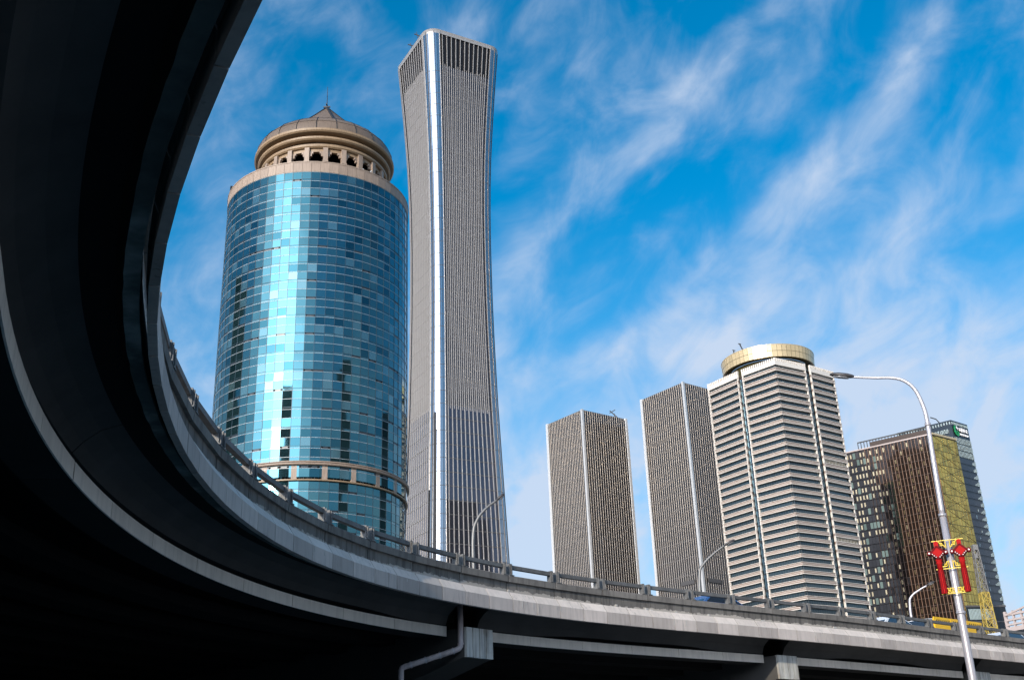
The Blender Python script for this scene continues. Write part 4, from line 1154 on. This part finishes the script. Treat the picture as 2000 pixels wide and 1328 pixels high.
for s_ in (-1, 1):
    cx = s_ * .27; cz = 7.22
    kb = MB(); h = .155
    def dia(hh, y): return [op(cx + hh * 1.02, cz, y), op(cx, cz + hh, y), op(cx - hh * 1.02, cz, y), op(cx, cz - hh, y)]
    kb.loft([dia(h * .8, -.10), dia(h, -.05), dia(h, .05), dia(h * .8, .10)], True, True); kn = kb.build('knot', 'lantern_red', orn)
    for k in range(4):
        e = MB(); an = [(1.02, 0), (0, 1), (-1.02, 0), (0, -1)]; u, v = an[k], an[(k + 1) % 4]
        for yy in (-.085, .085): e.bar(op(cx + h * u[0], cz + h * u[1], yy), op(cx + h * v[0], cz + h * v[1], yy), .045)
        e.build('knot_border', 'lantern_dark', kn)
    for (lx, lz) in ((1.28, 0), (-1.28, 0)):
        l_ = MB(); l_.tube([op(cx + h * lx, cz + h * lz, -.07), op(cx + h * lx, cz + h * lz, .07)], .052, 12); l_.build('loop', 'lantern_dark', kn)
        w_ = MB(); w_.tube([op(cx + h * lx, cz + h * lz, -.078), op(cx + h * lx, cz + h * lz, .078)], .022, 10); w_.build('loop_eye', 'lantern_white', kn)
    for k in range(3):
        for sg_ in (-1, 1):
            l_ = MB(); l_.tube([op(cx + sg_ * h * (.3 + .25 * k), cz - h * (.75 - .25 * k), -.12), op(cx + sg_ * h * (.3 + .25 * k), cz - h * (.75 - .25 * k), .12)], .012, 8); l_.build('bead', 'lantern_white', kn)
    l_ = MB(); l_.box(op(cx, cz + h + .05), (.10, .10, .14), math.atan2(ox.y, ox.x)); l_.bar(op(cx, cz + h), op(cx, 7.52), .03); l_.build('hanger', 'lantern_red', kn)
    l_ = MB(); l_.tube([op(cx, cz - h + .03), op(cx, cz - h - .03), op(cx, cz - h - .05), op(cx, cz - h - .10), op(cx, cz - h - .12), op(cx, 6.80)], [.05, .085, .06, .085, .062, .068], 12); l_.build('collar', 'lantern_red', orn, True)
    l_ = MB(); l_.tube([op(cx, 6.80), op(cx, 6.5), op(cx, 6.21)], [.058, .066, .072], 10); ta = l_.build('tassel', 'lantern_red', orn)
    for k in range(10):
        an = 2 * math.pi * k / 10; f_ = MB(); f_.bar(op(cx + .064 * math.cos(an), 6.79, .064 * math.sin(an)), op(cx + .076 * math.cos(an), 6.215, .076 * math.sin(an)), .012); f_.build('fringe', 'lantern_dark', ta)


# ------------------------------------------------------------------ vehicles on the deck
def car(label, tpos, s, paint, L=4.5, H=1.46, truck=False, flip=False):
    p, d = edge(tpos); base = bp(tpos, s, 9.404)
    t = thing('truck' if truck else 'car', label, 'truck' if truck else 'car', base, None if truck else 'cars on the overpass')
    ax = d if not flip else -d; ay = Vector((-ax.y, ax.x, 0)); W = 1.8
    def P(x, y, z): return base + ax * x + ay * y + Vector((0, 0, z))
    if not truck:
        low = [(-2.2, .35, .80), (-2.25, .55, .88), (-2.15, .9, .86), (-1.3, .95, .88), (1.0, .95, .88), (2.0, .78, .84), (2.25, .55, .78), (2.2, .3, .72)]
        prof = [(-2.2, .30), (-2.25, .62), (-2.12, .92), (-1.2, .98), (.95, .98), (1.95, .80), (2.22, .58), (2.2, .28)]
        b = MB(); rings = []
        for y, k, dz in ((-.88, .96, 0), (-.9, 1, 0), (-.8, 1.0, .03), (.8, 1.0, .03), (.9, 1, 0), (.88, .96, 0)):
            rings.append([P(x * k, y, z + (dz if z > .7 else 0)) for (x, z) in prof])
        b.loft(rings, True, True); b.build('body', paint, t, True)
        cab = [(-1.75, .96), (-1.05, H - .05), (-.4, H), (.25, H - .04), (1.1, .96)]
        b = MB(); b.loft([[P(x, y * (1 if z < 1 else .84), z) for (x, z) in cab] for y in (-.80, .80)], True, True); cb = b.build('cabin', paint, t, False)
        gl = [(-1.52, 1.02), (-1.0, H - .11), (-.42, H - .07), (.2, H - .11), (.9, 1.02)]
        for sg_ in (-1, 1):
            b = MB(); b.face([P(x, sg_ * (.81 if z < 1.1 else .695), z) for (x, z) in gl]); b.build('side_window', 'car_glass', cb)
        b = MB(); b.face([P(1.07, -.66, 1.0), P(1.07, .66, 1.0), P(.30, .58, H - .09), P(.30, -.58, H - .09)]); b.build('windscreen', 'car_glass', cb)
        b = MB(); b.face([P(-1.73, -.66, 1.0), P(-1.73, .66, 1.0), P(-1.09, .58, H - .1), P(-1.09, -.58, H - .1)]); b.build('rear_window', 'car_glass', cb)
        for sg_ in (-1, 1):
            b = MB(); b.box(P(2.18, sg_ * .62, .66), (.12, .36, .16), math.atan2(ax.y, ax.x)); b.build('headlight', 'headlamp', t)
        wx = (-1.38, 1.36)
    else:
        rz = math.atan2(ax.y, ax.x)
        b = MB(); b.box(P(-.1, 0, .55), (5.9, 1.5, .22), rz); b.build('chassis', 'dark_metal', t)
        b = MB(); prof = [(-2.95, .5), (-2.95, 1.0), (-2.78, 1.5), (-2.3, 1.54), (-2.25, .5)]
        b.loft([[P(x, y, z) for (x, z) in prof] for y in (-.88, .88)], True, True); cb = b.build('cab', 'car_white', t)
        b = MB(); b.face([P(-2.95, -.75, 1.05), P(-2.95, .75, 1.05), P(-2.8, .7, 1.47), P(-2.8, -.7, 1.47)]); b.build('windscreen', 'car_glass', cb)
        for sg_ in (-1, 1):
            b = MB(); b.face([P(x, sg_ * .885, z) for (x, z) in ((-2.86, 1.05), (-2.72, 1.45), (-2.4, 1.47), (-2.38, 1.05))]); b.build('side_window', 'car_glass', cb)
            for k in range(3):
                b = MB(); b.box(P(-1.35 + k * 1.73, sg_ * .9, 1.15), (1.68, .05, .98), rz); sd = b.build('side_board', 'car_yellow', t)
                for j in range(7):
                    b = MB(); b.bar(P(-2.02 + k * 1.73 + j * .21, sg_ * .935, 1.30), P(-1.9 + k * 1.73 + j * .21, sg_ * .935, 1.50), .035); b.build('black_mark', 'tyre', sd)
        b = MB(); b.box(P(.36, 0, 1.1), (5.1, 1.72, .86), rz); b.build('load', 'car_yellow', t)
        wx = (-2.2, 1.7)
    for x in wx:
        for sg_ in (-1, 1):
            b = MB(); b.tube([P(x, sg_ * .70, .33), P(x, sg_ * .90, .33)], .33, 18); w = b.build('wheel', 'tyre', t)
            b = MB(); b.tube([P(x, sg_ * .90, .33), P(x, sg_ * .915, .33)], .2, 12); b.build('rim', 'rim', w)
    return t


car('blue car passing behind the railing in front of the white banded tower', 52.0, 2.6, 'car_blue')
car('white car behind the railing left of the yellow truck', 66.4, 2.6, 'car_white')
car('yellow sided truck with a white cab behind the railing', 71.6, 2.6, 'car_yellow', truck=True)
car('pale car behind the railing right of the yellow truck', 78.2, 2.6, 'car_white', flip=True)
car('silver car at the right edge behind the railing', 83.6, 2.6, 'car_silver')
